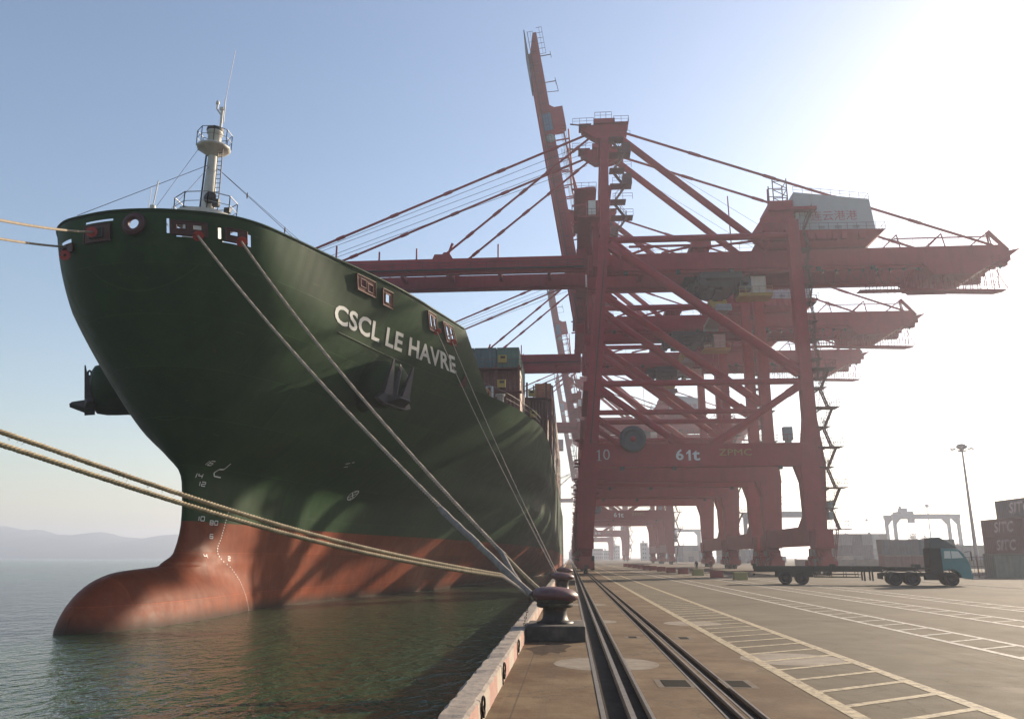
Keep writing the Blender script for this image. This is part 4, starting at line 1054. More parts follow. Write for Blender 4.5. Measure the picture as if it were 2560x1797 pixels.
        for x,h in((-46,2.6),(-40,2.8),(-33,1.6),(-14,2.4),(-27,2.0)):b.box(x,x+.22,y-.2,y+.05,1.0,1.0+h)
        for x in(-47,-22.2):b.hexa([(x-1.2,y-.4,1.0),(x+1.2,y-.4,1.0),(x+1.2,y+.4,1.0),(x-1.2,y+.4,1.0),(x-.3,y-.3,2.2),(x+.5,y-.3,2.2),(x+.5,y+.3,2.2),(x-.3,y+.3,2.2)])
        b.build('boom_girder',RED,bo)
    b=BM();
    for x in(-64,-56,-47,-38,-30,-22,-14,-6):b.beam((x,8,.2),(x,15,.2),.5,.8)
    b.hexa([(-25,9,1),(-21,9,1),(-21,14,1),(-25,14,1),(-24.3,9,2.6),(-22.6,9,2.6),(-22.6,14,2.6),(-24.3,14,2.6)]);b.beam((-22,7.6,1.5),(-21.2,7.6,3.8),.35,.35)
    b.build('boom_cross_tie',RED,bo)
    b=BM();b.rail([(-LB,6.5,-.9),(-.5,6.5,-.9)],1.1,2.5,.03);b.box(-LB,-.5,6.3,6.9,-1.0,-.9)
    b.box(-LB-.5,-LB+9,6.2,16.8,-1.7,-1.5);b.rail([(-LB-.5,6.2,1),(-LB+6,6.2,1)],1.2,1.2,.035)
    for x in(-60,-53.5):b.beam((x,7,1),(x,7,3.2),.15,.15);b.beam((x-.8,7,3.2),(x+.8,7,3.2),.1,.1)
    b.beam((-54,7,3.2),(-51,7,3.4),.1,.1);b.beam((-51,7,3.4),(-51.2,7,1),.1,.1)
    b.build('boom_walkway',DARK,bo)
    b=BM();b.beam((-43,6.4,2.9),(-2,6.4,3.3),.3,.3);b.beam((-43,6.4,2.9),(-43,6.4,1),.3,.3)
    for x in range(-41,-2,3):b.beam((x,6.4,1),(x,6.4,3.1),.2,.2)
    b.box(-47,-42,6.3,8,1,3.6)
    if raised:b.build('folded_stay_rack',RED,bo)
    # notice plate and clock-like badge on raised boom side
    if raised:
        b=BM();b.box(-46.2,-42.2,6.84,6.88,-.9,.9);b.build('sign_plate',mat('blue_sign',(.08,.22,.38),.5),bo)
        b=BM();b.lathe((-40.3,6.86,0),[(0,-.03),(.95,-.03),(.95,.03),(0,.03)],24,'y');b.build('sign_disc',mat('pale_disc',(.35,.45,.45),.5),bo)
        bo.rotation_euler=(0,R(81.5),0);bo.scale=(1,1,1.0)
    # forestays
    for y in YG:
        if not raised:
            for (a,e,r) in (((4.3,y,69.0),(-43.6,y,48.8),.2),((4.9,y,68.7),(-18.8,y,48.8),.19)):
                b=M();a=Vector(a);e=Vector(e);b.tube([a,e],r,8)
                d=(e-a).normalized()
                for t in (.12,.3,.48,.66,.84):
                    p=a.lerp(e,t);b.tube([p-d*.7,p+d*.7],r*1.5,8)
                b.build('forestay',RED,c)
        else:
            b=M();
            for q in(0,.25,.5,.9):b.tube([(4.2,y+q,56.5),(-.4+q*1.2,y+q,89)],.035,4,cap=False)
            b.build('hoist_rope',DARK,c)
            b=M();b.tube([(4.3,y,69),(1.8,y,79),(1.2,y,89)],.17,8);b.tube([(4.9,y,68.7),(5.0,y,60),(4.2,y,64.5)][:2],.17,8);b.build('forestay',RED,c)
    if not raised:
        b=M()
        for y,z in((8.5,0),(10,.4),(12.5,.2),(14.2,.5)):b.tube([(4,y,67.8-z*2),(-44,y,48.9+z)],.04,4,cap=False)
        b.build('hoist_rope',DARK,c)
    # rating lettering
    for nm,tx,sz,x,z,mm,bd,sx in (('rating_lettering','61t',2.0,16.3,15.6,LETTER,.03,1.15),('maker_lettering','ZPMC',1.25,22.5,15.9,mat('maker_yellow',(.36,.25,.05),.6),0,1.35)):
        for y in(0,):
            
            if tx=='61t':
                text('6',2.0,(x-1.25-X0,-.86,z),'-y',mm,c,.045,1.1,nm);one(1.42,(x-.05-X0,-.86,z),mm,c,False,nm);text('t',2.2,(x+.95-X0,-.86,z),'-y',mm,c,.05,1.25,nm)
            else:text(tx,sz,(x-X0,-.86,z),'-y',mm,c,bd,sx,nm)
    text('2007',.42,(22.5-X0,-.86,15.0),'-y',YEL,c,.0,1.2,'maker_lettering') if False else None
    text('连云港港',1.75,(41.0-X0,5.76,52.6),'-y',REDW,hs,.0,1.0,'port_lettering')
    return c
down=make_crane(False);up_=make_crane(True)
bpy.context.view_layer.update()
idx=index_children()
CR=[(110,0,'nearest red gantry crane, numbered 10, its boom lowered out over the ship'),
    (143,1,'second red gantry crane, its tall boom raised almost upright against the sky'),
    (172,0,'third red gantry crane, boom lowered behind the foremost containers'),
    (268,0,'fourth red gantry crane, paler with haze, boom lowered, first beyond the wide gap'),
    (300,1,'fifth red gantry crane, pale in haze, boom raised behind the fourth'),
    (470,1,'very pale distant gantry crane with raised boom, next after the fifth'),
    (640,0,'faintest distant gantry crane with lowered boom at the far end of the quay')]
made=[]
for i,(y,r,l) in enumerate(CR):
    src=up_ if r else down
    o=copy_tree(src,idx)if i>1 else (down if i==0 else up_)
    o.location=(X0,y,0);tag(o,l,'crane',GR);made.append(o)
PN=mat('pale_number',(.62,.62,.62),.5,var=.1)
one(1.5,(4.2-X0,-.86,15.7),PN,made[0],True,'number_lettering');text('0',2.1,(5.2-X0,-.86,15.7),'-y',PN,made[0],-.015,1.0,'number_lettering')
# ---------------- quay kerb, rings, bollards ----------------
KW=mat('kerb_worn_concrete',(.36,.3,.25),.85,var=.2,scale=5,dirt=(.2,.12,.09),dscale=2.5,damt=.7,bump=.6)
KP=mat('kerb_faded_pink',(.40,.21,.17),.75,var=.15,scale=6,dirt=(.40,.32,.25),dscale=4,damt=.8,bump=.3)
KC=mat('kerb_faded_white',(.42,.36,.29),.75,var=.15,scale=6,dirt=(.3,.22,.15),dscale=4,damt=.8,bump=.3)
b=MB();rng=random.Random(11)
BY=[23.6+22.4*k for k in range(24)]
ys=[];y=-40.0
while y<520:ys.append(y);y+=(.22 if y<60 else 2.0)
def jit(a):return rng.uniform(-a,a)
rows=[]
for y in ys:
    k=1 if y<80 else .2
    chip=rng.random()<.12 and y<60
    rows.append([(-1.66+jit(.02)*k,y,-.35),(-1.655+jit(.025)*k-(.0),y,.30+jit(.015)*k-(.05 if chip else 0)),(-1.60+jit(.02)*k,y,.345+jit(.008)*k-(.04 if chip else 0)),(-1.30+jit(.012)*k,y,.35+jit(.006)*k),(-1.245+jit(.008)*k,y,.325+jit(.01)*k),(-1.235+jit(.004)*k,y,.0)])
for i in range(len(rows)-1):
    y=ys[i]
    for j in range(5):
        col=0
        if j==4:col=1 if int((y+400.5)/1.35)%2==0 else 2
        b.mi=col;b.add([rows[i][j],rows[i+1][j],rows[i+1][j+1],rows[i][j+1]],[(0,1,2,3)])
kerb=b.build('quay_kerb',[KW,KP,KC]);tag(kerb,'low concrete kerb along the quay edge painted in faded pink and white blocks','kerb')
CHN=mat('rusty_chain',(.045,.03,.025),.7,.4)
for i,(y,l) in enumerate([(11.55,'nearest black chain link hanging on the pink kerb block'),(15.1,'middle black chain link hanging on the kerb'),(19.2,'farthest of the three black chain links, nearest the bollard')]):
    e=empty('chain_link',(-1.2,y,.3),l,'chain','chain links on the kerb')
    c=(-1.2,y,.3)
    s=MB(c);n=20
    def stad(cy,cz,a,h,t,ax):
        P=[]
        for k in range(n+1):
            u=2*math.pi*k/n;dy=a*math.cos(u);dz=h*math.sin(u)
            P.append((-1.2+ax*dy,cy+dy*(1-abs(ax)),cz+dz))
        return P
    s.tube(stad(y-.05,.28,.045,.095,0,.35),.016,6,cap=False);s.build('upper_ring',CHN,e)
    s=MB(c);s.tube(stad(y+.02,.17,.045,.065,0,.1),.018,6,cap=False);s.build('lower_ring',CHN,e)
    s=MB(c);s.beam((-1.222,y-.03,.01),(-1.222,y-.03,.3),.02,.035);s.build('strap',CHN,e)
BOLM=mat('bollard_paint',(.15,.062,.062),.5,.0,var=.25,scale=5,dirt=(.34,.28,.29),dscale=1.4,damt=.8,bump=.15)
BOLB=mat('bollard_black',(.02,.015,.014),.5,.2,dirt=(.3,.16,.14),dscale=4,damt=.4)
PLM=mat('plinth_concrete',(.075,.06,.05),.8,var=.25,scale=3,dirt=(.22,.18,.14),dscale=3,damt=.6,bump=.5)
def make_bollard():
    e=empty('mooring_bollard',(-.45,0,0))
    c=(-.45,0,0);c=(0,0,0)
    b=MB();b.hexa([(-.78,-1.05,0),(.84,-1.05,0),(.84,1.05,0),(-.78,1.05,0),(-.77,-1.03,.40),(.83,-1.03,.40),(.83,1.03,.40),(-.77,1.03,.40)])
    p=b.build('plinth',PLM,e);bv=p.modifiers.new('b','BEVEL');bv.width=.03;bv.segments=2
    b=MB();b.lathe((0,0,.402),[(.52,0),(.52,.04),(.42,.06),(.36,.12),(.335,.25),(.34,.45),(.38,.56),(.47,.63)],36);b.build('column',BOLB,e)
    b=MB();vs=[]
    b.lathe((0,0,1.03),[(.40,-.02),(.56,.0),(.64,.06),(.665,.12),(.655,.18),(.6,.245),(.5,.30),(.33,.345),(.15,.36),(.0,.362)],40)
    b.v=[(x*(1.0),y*.86,z+ -.05*x) for x,y,z in b.v];b.build('cap',BOLM,e)
    b=MB()
    for k in range(6):
        a=k*math.pi/3+.3;b.lathe((.44*math.cos(a),.44*math.sin(a),.44),[(.035,0),(.035,.05),(0,.055)],6)
    b.build('anchor_bolt',DARK,e) if False else None
    return e
bol=make_bollard()
bpy.context.view_layer.update();ix=index_children()
for i,y in enumerate(BY[:3]):
    o=bol if i==0 else copy_tree(bol,ix);o.location=(-.45,y,0)
    tag(o,['nearest big mushroom mooring bollard on a concrete plinth, holding the thick ship lines','second mooring bollard from the camera, taking the thin lines','third mooring bollard from the camera, small beside the ship'][i] if i<3 else ['fourth','fifth','sixth','seventh','eighth'][i-3]+' mooring bollard from the camera, far along the quay edge','bollard','mooring bollards along the quay')
# fenders on the quay wall
FEN=RUBBER
for i in range(12):
    y=50+22.4*i
    b=MB((-1.95,y,-.9));b.lathe((-1.98,y,-2.3),[(0,0),(.3,0),(.3,2.0),(0,2.0)],14);b.box(-2.05,-1.66,y-.5,y+.5,-.6,-.5)
    o=b.build('rubber_fender',FEN,None,(-1.95,y,-.9));tag(o,['first','second','third','fourth','fifth','sixth','seventh','eighth','ninth','tenth','eleventh','twelfth'][i]+' black rubber fender between ship side and quay wall','fender','quay wall fenders')
# ---------------- mooring ropes ----------------
ROPE=mat('rope_fibre',(.46,.37,.24),.9,var=.25,scale=9,dirt=(.07,.05,.035),dscale=.7,damt=.6)
ROPED=mat('grey_rope',(.5,.4,.33),.9,var=.2,scale=9,dirt=(.35,.3,.2),dscale=1.2,damt=.5)
SLEEVE2=mat('dark_sleeve',(.04,.034,.028),.85,dirt=(.25,.2,.08),dscale=6,damt=.6)
SLEEVE=mat('rope_sleeve',(.27,.235,.21),.85,var=.25,scale=7,dirt=(.28,.25,.18),dscale=3,damt=.6)
def sagline(a,c,sag,n=40):
    a=Vector(a);c=Vector(c);return [a.lerp(c,i/n)-Vector((0,0,4*sag*(i/n)*(1-i/n))) for i in range(n+1)]
def twist(b,path,r,pitch,strands=3,sr=None,n=5,ph0=0,wob=0):
    # resample
    L=[0]
    for p,q in zip(path,path[1:]):L.append(L[-1]+(q-p).length)
    step=pitch/8;N=int(L[-1]/step);sr=sr or r*.56;rg=random.Random(1)
    for s in range(strands):
        P=[];j=0
        for i in range(N+1):
            d=i*step
            while j<len(L)-2 and L[j+1]<d:j+=1
            t=(d-L[j])/(L[j+1]-L[j]);p=path[j].lerp(path[j+1],t);dr=(path[j+1]-path[j]).normalized()
            u=dr.cross(Vector((0,0,1))).normalized();v=u.cross(dr);a=2*math.pi*(d/pitch+s/strands)+ph0
            P.append(p+(u*math.cos(a)+v*math.sin(a))*(r-sr*.75))
        b.tube(P,sr,n,cap=True)
GL='mooring lines from the ship bow'
B1=Vector((-.45,23.6,1.0))
def mooring(label,src,dst,sag,r,m,name='mooring_line',group=GL,tw=True,sleeve=0,pitch=.36):
    P=sagline(src,dst,sag);b=MB()
    if tw:twist(b,P,r,pitch)
    else:b.tube(P,r,7)
    e=empty(name,tuple(dst),label,'rope',group);b.o=Vector(dst);b.v=[tuple(Vector(v)-Vector(dst)) for v in b.v]
    b.build('rope',m,e)
    if sleeve:
        d=(P[-1]-P[-2]).normalized();q=MB(tuple(dst));rg=random.Random(3);pp=[];k=14
        for i in range(k+1):
            t=1-i/k;pos=Vector(dst)-d*sleeve*t;pp.append(pos+Vector((rg.uniform(-.01,.01),0,rg.uniform(-.015,.015))))
        q.tube(pp,[r*(1.7+rg.uniform(-.12,.15)) for _ in pp],9);q.build('chafe_sleeve',SLEEVE,e)
    return e,P
g3=wallpt(.62,18.62,.35);g4=wallpt(1.72,18.65,.35)
eyeL=Vector((-1.12,23.45,1.16))
e1,P1=mooring('left of two long grey lines from bow to nearest bollard, lower end sleeved',g3,eyeL,.55,.06,ROPED,sleeve=4.6)
split=Vector((-2.15,25.7,2.35))
e2,P2=mooring('right of two long grey bow lines, splitting into an eye above the bollard',g4,split,.5,.06,ROPED,sleeve=0)
b=MB(tuple(split))
q=(Vector(P2[-1])-Vector(P2[-2])).normalized()
b.tube([split-q*.5,split+q*.2],[.05,.085],9);
b.tube([split,Vector((-1.75,24.9,1.75)),Vector((-1.25,23.75,1.2)),Vector((-1.0,23.5,1.08))],.078,9);b.build('chafe_sleeve',SLEEVE,e2)
b=MB(tuple(split));b.tube([split,Vector((-1.5,25.2,1.75)),Vector((-1.1,24.6,1.42)),Vector((-.6,24.15,1.05)),Vector((-.1,23.95,.98))],.06,9);b.build('eye_leg',ROPE,e2)
b=MB(tuple(eyeL))
def around(r,z,a0,a1,n=18):return [Vector((-.45+r*math.cos(a0+(a1-a0)*i/n),23.6+r*math.sin(a0+(a1-a0)*i/n),z)) for i in range(n+1)]
b.tube(around(.45,.9,0,2*math.pi),.075,8);b.build('bollard_turn',SLEEVE2,e1)
b=MB(tuple(split));b.tube(around(.47,1.0,math.pi*.6,math.pi*2.3),.06,8);b.build('bollard_turn',SLEEVE2,e2)
# frayed heavy twisted pair crossing in front
heavy=[]
for i,(a,dst,r,m,l) in enumerate([(Vector((-9.79,13,4.22)),Vector((-1.95,23.38,1.72)),.046,ROPE,'upper of two thick twisted tan ropes crossing low in front of the bow, frayed'),(Vector((-9.76,13,4.0)),Vector((-1.93,23.32,1.66)),.048,ROPE,'lower of two thick twisted tan ropes crossing low in front of the bow')]):
    far=dst+(a-dst)*1.9+Vector((0,0,.35))
    P=[dst+(a-dst)*(t/30*1.9)+Vector((0,0,.35*(t/30)**2-.28*math.sin(math.pi*min(1,t/30*1.9)))) for t in range(31)][::-1]
    e=empty('heavy_rope',tuple(dst),l,'rope','twisted heavy ropes');b=MB(tuple(dst));twist(b,P,r,.22,ph0=i)
    if i==0:
        rg=random.Random(8)
        for k in range(150):
            t=rg.random();j=int(t*29);p=P[j].lerp(P[j+1],rg.random())+Vector((0,0,-r*.8 if rg.random()<.8 else r));b.tube([p,p+Vector((rg.uniform(-.06,.06),rg.uniform(-.03,.03),rg.uniform(-.07,-.02)))],.004,3,cap=False)
    b.build('rope',m,e);b=MB(tuple(dst));b.tube([dst,Vector((-1.55,23.45,1.42)),Vector((-1.12,23.5,1.1)),Vector((-.95,23.6,1.0))],.04,8);b.build('rope_tail',ROPED,e)
# lines leaving the bow to the left
for (s,z,dst,l,sg_) in ((-.32,18.75,(-1.4,-25,1.2),'upper tan line leading from the bow rollers out of the picture to the left',2.25),(-1.15,18.35,(-1.6,-25,1.0),'lower tan line leading from the bow out of the picture to the left',1.9)):
    mooring(l,wallpt(s,z,.3),dst,sg_,.055,mat('tan_rope',(.32,.26,.19),.9,var=.2,scale=8),tw=False,group='head lines leading left')
# thin after lines
for (s,z,dst,l) in ((22.1,18.95,(-.75,46.1,1.15),'left one of two thin lines from the forecastle leads to the second bollard'),(24.8,18.9,(-.65,46.2,1.15),'right one of two thin lines from the forecastle leads to the second bollard')):
    mooring(l,wallpt(s,z,.15),dst,.35,.03,ROPED,tw=False,group='thin lines to the second bollard')
# chain hanging by the bollard
b=MB((-1.1,23.3,1.1))
for k in range(16):
    t=k/15;b.ring((-1.14-.28*t,23.2-.35*t,1.08-1.25*t),.03,.01,'x' if k%2 else 'y',8,4)
o=b.build('thin_chain',CHN,None,(-1.1,23.3,1.1));tag(o,'thin rusty chain dangling from the nearest bollard towards the water','chain')
# rat guards
RG=mat('rat_guard_red',(.42,.04,.035),.5,var=.1)
def guard(p,d,l,r=.28):
    e=Vector(d).normalized();u=e.cross(Vector((0,0,1))).normalized();v=u.cross(e);b=MB(tuple(p));n=22;vs=[];p=Vector(p)
    vs=[]
    for rr,h in((.07,-.02),(r,-.04),(r,.0),(.07,.02)):
        for k in range(n):
            a=2*math.pi*k/n+.15;vs.append(p+(u*math.cos(a)+v*math.sin(a))*rr+e*h)
    fs=[]
    for i in range(4):
        for k in range(n-1):
            a=i*n+k;c=((i+1)%4)*n+k;fs.append((a,a+1,c+1,c))
    b.add(vs,fs);b.ring((0,0,0),.001,.0005,'y',3,3) if False else None
    o=b.build('rat_guard',RG,None,tuple(p));tag(o,l,'rat guard','red rat guards on the mooring lines')
for (P,t,l) in ((P1,.012,'red disc on the left long line where it leaves the double window lead'),(P2,.012,'red disc on the right long line where it leaves the single window lead')):
    p=P[0].lerp(P[-1],t);guard(p,(P[1]-P[0]),l)
for (s,z,l) in ((-.32,18.75,'red disc on the upper line leading left from the bow'),(-1.15,17.95,'red ring hanging by itself below the leftmost bow lead')):
    p=wallpt(s,z,.4);guard(p,Vector((.35,-1,-.1)),l)
for (s,z,dst,t,l) in ((22.1,18.95,(-.75,46.1,1.15),.045,'left small red disc under the aftmost forecastle leads'),(24.8,18.9,(-.65,46.2,1.15),.055,'right small red disc under the aftmost forecastle leads')):
    a=wallpt(s,z,.15);p=a.lerp(Vector(dst),t);guard(p,Vector(dst)-a,l,.3)
# ---------------- apron objects ----------------
BR=mat('barrier_red',(.36,.05,.04),.6,dirt=(.2,.12,.08),damt=.5,dscale=3);BYW=mat('barrier_yellow',(.42,.36,.12),.6,dirt=(.2,.17,.08),damt=.5,dscale=3)
bars=[(17.0,84.2),(16.4,94),(15.85,104),(15.4,114),(15.0,124.5),(14.7,134.5),(14.4,145),(14.2,155),(14,165),(13.8,176),(13.6,187),(13.4,199)]
bl=['nearest','second','third','fourth','fifth','sixth','seventh','eighth','ninth','tenth','eleventh','twelfth']
for i,(x,y) in enumerate(bars):
    b=MB((x,y,0));b.hexa([(x-.68,y-.5,0),(x+.68,y-.5,0),(x+.68,y+.5,0),(x-.68,y+.5,0),(x-.64,y-.46,.75),(x+.64,y-.46,.75),(x+.64,y+.46,.75),(x-.64,y+.46,.75)])
    o=b.build('barrier_block',BYW if i in(0,2) else BR,None,(x,y,0));bv=o.modifiers.new('b','BEVEL');bv.width=.05;bv.segments=2
    tag(o,bl[i]+(' concrete block, painted yellow,' if i in(0,2) else ' concrete block, painted red,')+' in the row under the cranes','barrier','painted concrete blocks under the cranes')
# people
def person(x,y,rz,shirt,lab):
    e=empty('person',(x,y,0),lab,'person',None,rz)
    V=[(0,0,.95),(0,0,1.12),(0,0,1.38),(0,0,1.5),(0,.01,1.57),(0,.02,1.66),(0,.01,1.75),
       (-.19,0,1.42),(-.26,.0,1.15),(-.24,.08,.9),(-.24,.12,.82),(.19,0,1.42),(.26,.0,1.15),(.24,.08,.9),(.24,.12,.82),
       (-.1,0,.9),(-.11,.01,.5),(-.11,-.02,.1),(-.11,.12,.04),(.1,0,.9),(.11,.03,.5),(.11,0,.1),(.11,.14,.04)]
    E=[(0,1),(1,2),(2,3),(3,4),(4,5),(5,6),(2,7),(7,8),(8,9),(9,10),(2,11),(11,12),(12,13),(13,14),(0,15),(15,16),(16,17),(17,18),(0,19),(19,20),(20,21),(21,22)]
    RR=[.15,.14,.16,.06,.08,.1,.07,.075,.055,.045,.04,.075,.055,.045,.04,.1,.075,.05,.045,.1,.075,.05,.045]
    me=bpy.data.meshes.new('body');me.from_pydata(V,E,[]);o=bpy.data.objects.new('body',me);COL.objects.link(o);o.parent=e
    me.materials.append(shirt);sk=o.modifiers.new('s','SKIN');ss=o.modifiers.new('u','SUBSURF');ss.levels=1;ss.render_levels=1
    for i,v in enumerate(me.skin_vertices[0].data):v.radius=(RR[i],RR[i]*.85);v.use_root=(i==0)
    b=MB();b.lathe((0,.02,1.66),[(.115,0),(.12,.05),(.09,.11),(0,.13)],12);b.build('helmet',WHITE,e)
person(19.8,131,.3,mat('dark_overalls',(.03,.03,.035),.8),'person in dark clothes standing behind the yellow blocks under the cranes')
person(22.6,134,-.4,mat('red_overalls',(.3,.04,.03),.8),'person in red overalls standing left of the crane wheels')
# ---------------- truck ----------------
TEAL=mat('teal_cab_paint',(.09,.28,.30),.45,var=.08,dirt=(.15,.18,.16),damt=.4,dscale=2)
TDARK=mat('chassis_dark',(.035,.034,.034),.7,.2,dirt=(.08,.06,.045),damt=.5)
GLASS=mat('sky_pale_glass',(.85,.88,.82),.2,spec=.8,var=.02)  # pale opaque colour paints in the sky brightness seen through the windows
tk=empty('terminal_truck',(30.13,68.2,0),'teal cab terminal truck pulling an empty dark skeletal trailer','truck',None,R(-12.7))
def wheel(x,y,dual=True,r=.53):
    wv=MB();wd=.28
    wv.lathe((x,y,r),[(r*.62,-wd/2),(r*.95,-wd/2),(r,-wd/2+.05),(r,wd/2-.05),(r*.95,wd/2),(r*.62,wd/2),(r*.62,-wd/2)],24,'y');o=wv.build('wheel',RUBBER,tk)
    wv=MB();wv.lathe((x,y,r),[(0,-.06),(.12,-.1),(.14,-.04),(r*.62,-.08),(r*.62,.08),(0,.05)],18,'y');wv.build('rim',GREY if False else TDARK,o)
for x in(0,-2.75,-4.05,-11.1,-12.4):
    for y in(-1.05,1.05):
        wheel(x,y)
        if x<0:wheel(x,y*.70)
b=MB();b.prism([(-.55,1.02),(-.5,1.2),(-.35,1.2),(.0,1.32),(.35,1.2),(.62,.95),(.72,.62),(1.38,.58),(1.44,1.15),(1.40,1.65),(1.30,1.95),(1.14,2.22),(.84,2.74),(.62,2.86),(-.55,2.88)],-1.22,1.22)
cab=b.build('cab',TEAL,tk);bv=cab.modifiers.new('b','BEVEL');bv.width=.05;bv.segments=3
for y in(-1.226,1.226):
    b=MB();b.prism([(-.38,2.12),(-.34,2.68),(.1,2.68),(.1,2.12)],y-.01,y+.01);b.build('side_window',GLASS,cab)
    b=MB();b.prism([(.16,2.12),(.16,2.68),(.66,2.66),(.98,2.16)],y-.01,y+.01);b.build('side_window',GLASS,cab)
b=MB();b.add([(1.16,-1.05,2.26),(1.16,1.05,2.26),(.9,1.02,2.7),(.9,-1.02,2.7)],[(0,1,2,3)]);b.v=[(x+.02,y,z+.01) for x,y,z in b.v];b.build('windscreen',GLASS,cab)
b=MB();b.prism([(-.56,1.0),(-.56,2.9),(-1.42,2.9),(-1.45,1.0)],-1.2,1.2);b.build('sleeper',TDARK,tk)
b=MB();b.prism([(-1.32,3.0),(-1.25,3.72),(-.55,3.76),(.55,3.0),(.7,2.9),(-1.3,2.9)],-1.1,1.1);b.build('roof_deflector',mat('deflector_grey',(.09,.11,.12),.5),tk)
b=MB();b.box(1.36,1.5,-1.2,1.2,.55,.95);b.build('bumper',TEAL,tk)
for y in(-1.0,1.0):
    b=MB();b.box(1.44,1.5,y-.14,y+.14,1.0,1.18);b.build('headlight',GLASS,tk)
    b=MB();b.beam((1.1,y*1.15,2.6),(1.5,y*1.45,2.65),.04,.04);b.box(1.44,1.52,y*1.45-.1,y*1.45+.1,1.95,2.6);b.build('mirror',DARK,tk)
b=MB()
for y in(-.42,.42):b.box(-5.0,.9,y-.05,y+.05,.72,1.0)
b.box(-1.9,-.9,-1.1,-.5,.45,.95);b.box(-1.6,-.2,.5,1.1,.45,.95);b.lathe((-3.4,0,1.1),[(0,0),(.5,0),(.5,.12),(0,.14)],16)
for y in(-1.05,1.05):b.tube([(-4.75,y,1.0),(-4.5,y,1.2),(-3.4,y,1.24),(-2.4,y,1.2),(-2.1,y,1.0)],.04,6)
b.box(-5.1,-4.95,-1.1,1.1,.5,.95);b.build('truck_chassis',TDARK,tk)
b=MB();b.box(-3.9,-1.5,-.9,.9,1.28,1.42)
for y in(-.5,.5):
    b.box(-14.9,-4.9,y-.07,y+.07,1.05,1.5);b.box(-5,-2.2,y-.07,y+.07,1.25,1.45)
for x in[-14.8,-13.5,-10.0,-8.6,-7.2,-5.8,-4.4,-2.4]:b.box(x-.06,x+.06,-1.2,1.2,1.28,1.46)
for x in(-14.8,-8.6,-2.3):
    for y in(-1.1,1.1):b.box(x-.16,x+.16,y-.13,y+.13,1.28,1.66)
for x in(-5.7,-6.3):
    for y in(-.9,.9):b.box(x-.06,x+.06,y-.07,y+.07,.35,1.25)
for y in(-1.12,1.12):
    b.beam((-10.2,y,.62),(-6.6,y,.62),.05,.05);b.beam((-10.2,y,.85),(-6.6,y,.85),.05,.05)
    for x in(-10,-8.8,-7.7,-6.8):b.beam((x,y,.6),(x,y,1.3),.05,.05)
b.box(-15,-14.8,-1.2,1.2,.75,.9)
b.box(-13.2,-10.2,-.5,.5,.6,1.05);b.build('trailer_frame',mat('trailer_dark_green',(.035,.038,.03),.7,dirt=(.09,.07,.05),damt=.5),tk)
for y in(-1.0,1.0):
    b=MB();b.box(-14.98,-14.93,y-.15,y+.15,.95,1.1);b.build('tail_light',RG,tk)
b=MB();b.tube([(-13.9,-.9,1.5),(-14.05,-.9,1.85),(-13.95,-.9,1.9)],.04,6);b.tube([(-14.6,-.6,1.5),(-14.75,-.6,1.8),(-14.7,-.6,1.9)],.04,6);b.tube([(-6.6,-.4,1.5),(-6.9,-.4,1.75),(-7.3,-.4,1.55)],.035,6);b.build('twist_lock_lever',GREY,tk)
# ---------------- yard ----------------
CB=mat('yard_brown',(.20,.085,.07),.6,dirt=(.12,.06,.05),damt=.4,streak=True)
CC['yard_brown']=CB;CC['slate']=mat('container_slate',(.13,.13,.15),.6,dirt=(.2,.15,.12),damt=.4,streak=True);CC['mossy']=mat('container_mossy',(.24,.24,.19),.7,dirt=(.25,.17,.12),damt=.5,streak=True)
SIL=mat('faded_white_letters',(.95,.9,.86),.6,var=.12)
def sitc(col,y,z,l):
    o=container(col,65.3,y,z,l,'containers lettered SITC at the right edge')
    t=text('SITC',2.1,(-1.24,5.6,1.3),'-x',SIL,o,.035,1.2);
    me=t.data
    for v in me.vertices:v.co.y-=.28*v.co.z*1.0
    return o
sitc('yard_brown',119.6,2.6,'lower of the two dark brown SITC containers at the right edge')
sitc('yard_brown',119.6,5.2,'upper of the two dark brown SITC containers at the right edge')
sitc('slate',114.6,7.8,'grey SITC container on top of the brown ones, shifted right')
container('brown',65.3,119.6,0,'dark container at the bottom under the two brown SITC containers')
for z,cn in((0,'brown'),(2.6,'yard_brown'),(5.2,'yard_brown')):
    container(cn,65.3,106.6,z,{0:'bottom',2.6:'middle',5.2:'upper'}[z]+' brown container cut off by the right edge of the picture')
container('mossy',58.0,93.5,0,'mossy grey green container on the ground in front of the SITC stack',rz=R(90))
container('mossy',70.4,93.5,0,'second mossy container on the ground, at the right picture edge',rz=R(90))
L20=6.06
container('slate',59.6,146,2.6,'slate grey short container on the upper tier behind the truck cab','containers behind the truck',R(90),L20)
container('blue',65.7,146,2.6,'bluish short container on the upper tier right behind the truck cab','containers behind the truck',R(90),L20)
container('yard_brown',65.8,146,0,'faded brown container on the ground behind the truck',None,R(90))
GBK='pale stacked containers far behind the cranes'
rng=random.Random(21)
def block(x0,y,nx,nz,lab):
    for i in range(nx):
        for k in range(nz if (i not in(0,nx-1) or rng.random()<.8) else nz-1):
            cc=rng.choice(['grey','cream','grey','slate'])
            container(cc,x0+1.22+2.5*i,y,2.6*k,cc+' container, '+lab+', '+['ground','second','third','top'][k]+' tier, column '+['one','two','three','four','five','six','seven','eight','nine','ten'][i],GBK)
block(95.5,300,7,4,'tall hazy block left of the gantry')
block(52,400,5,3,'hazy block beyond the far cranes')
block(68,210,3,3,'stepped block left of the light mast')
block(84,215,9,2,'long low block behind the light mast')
block(60,330,10,2,'long row behind the stair tower')
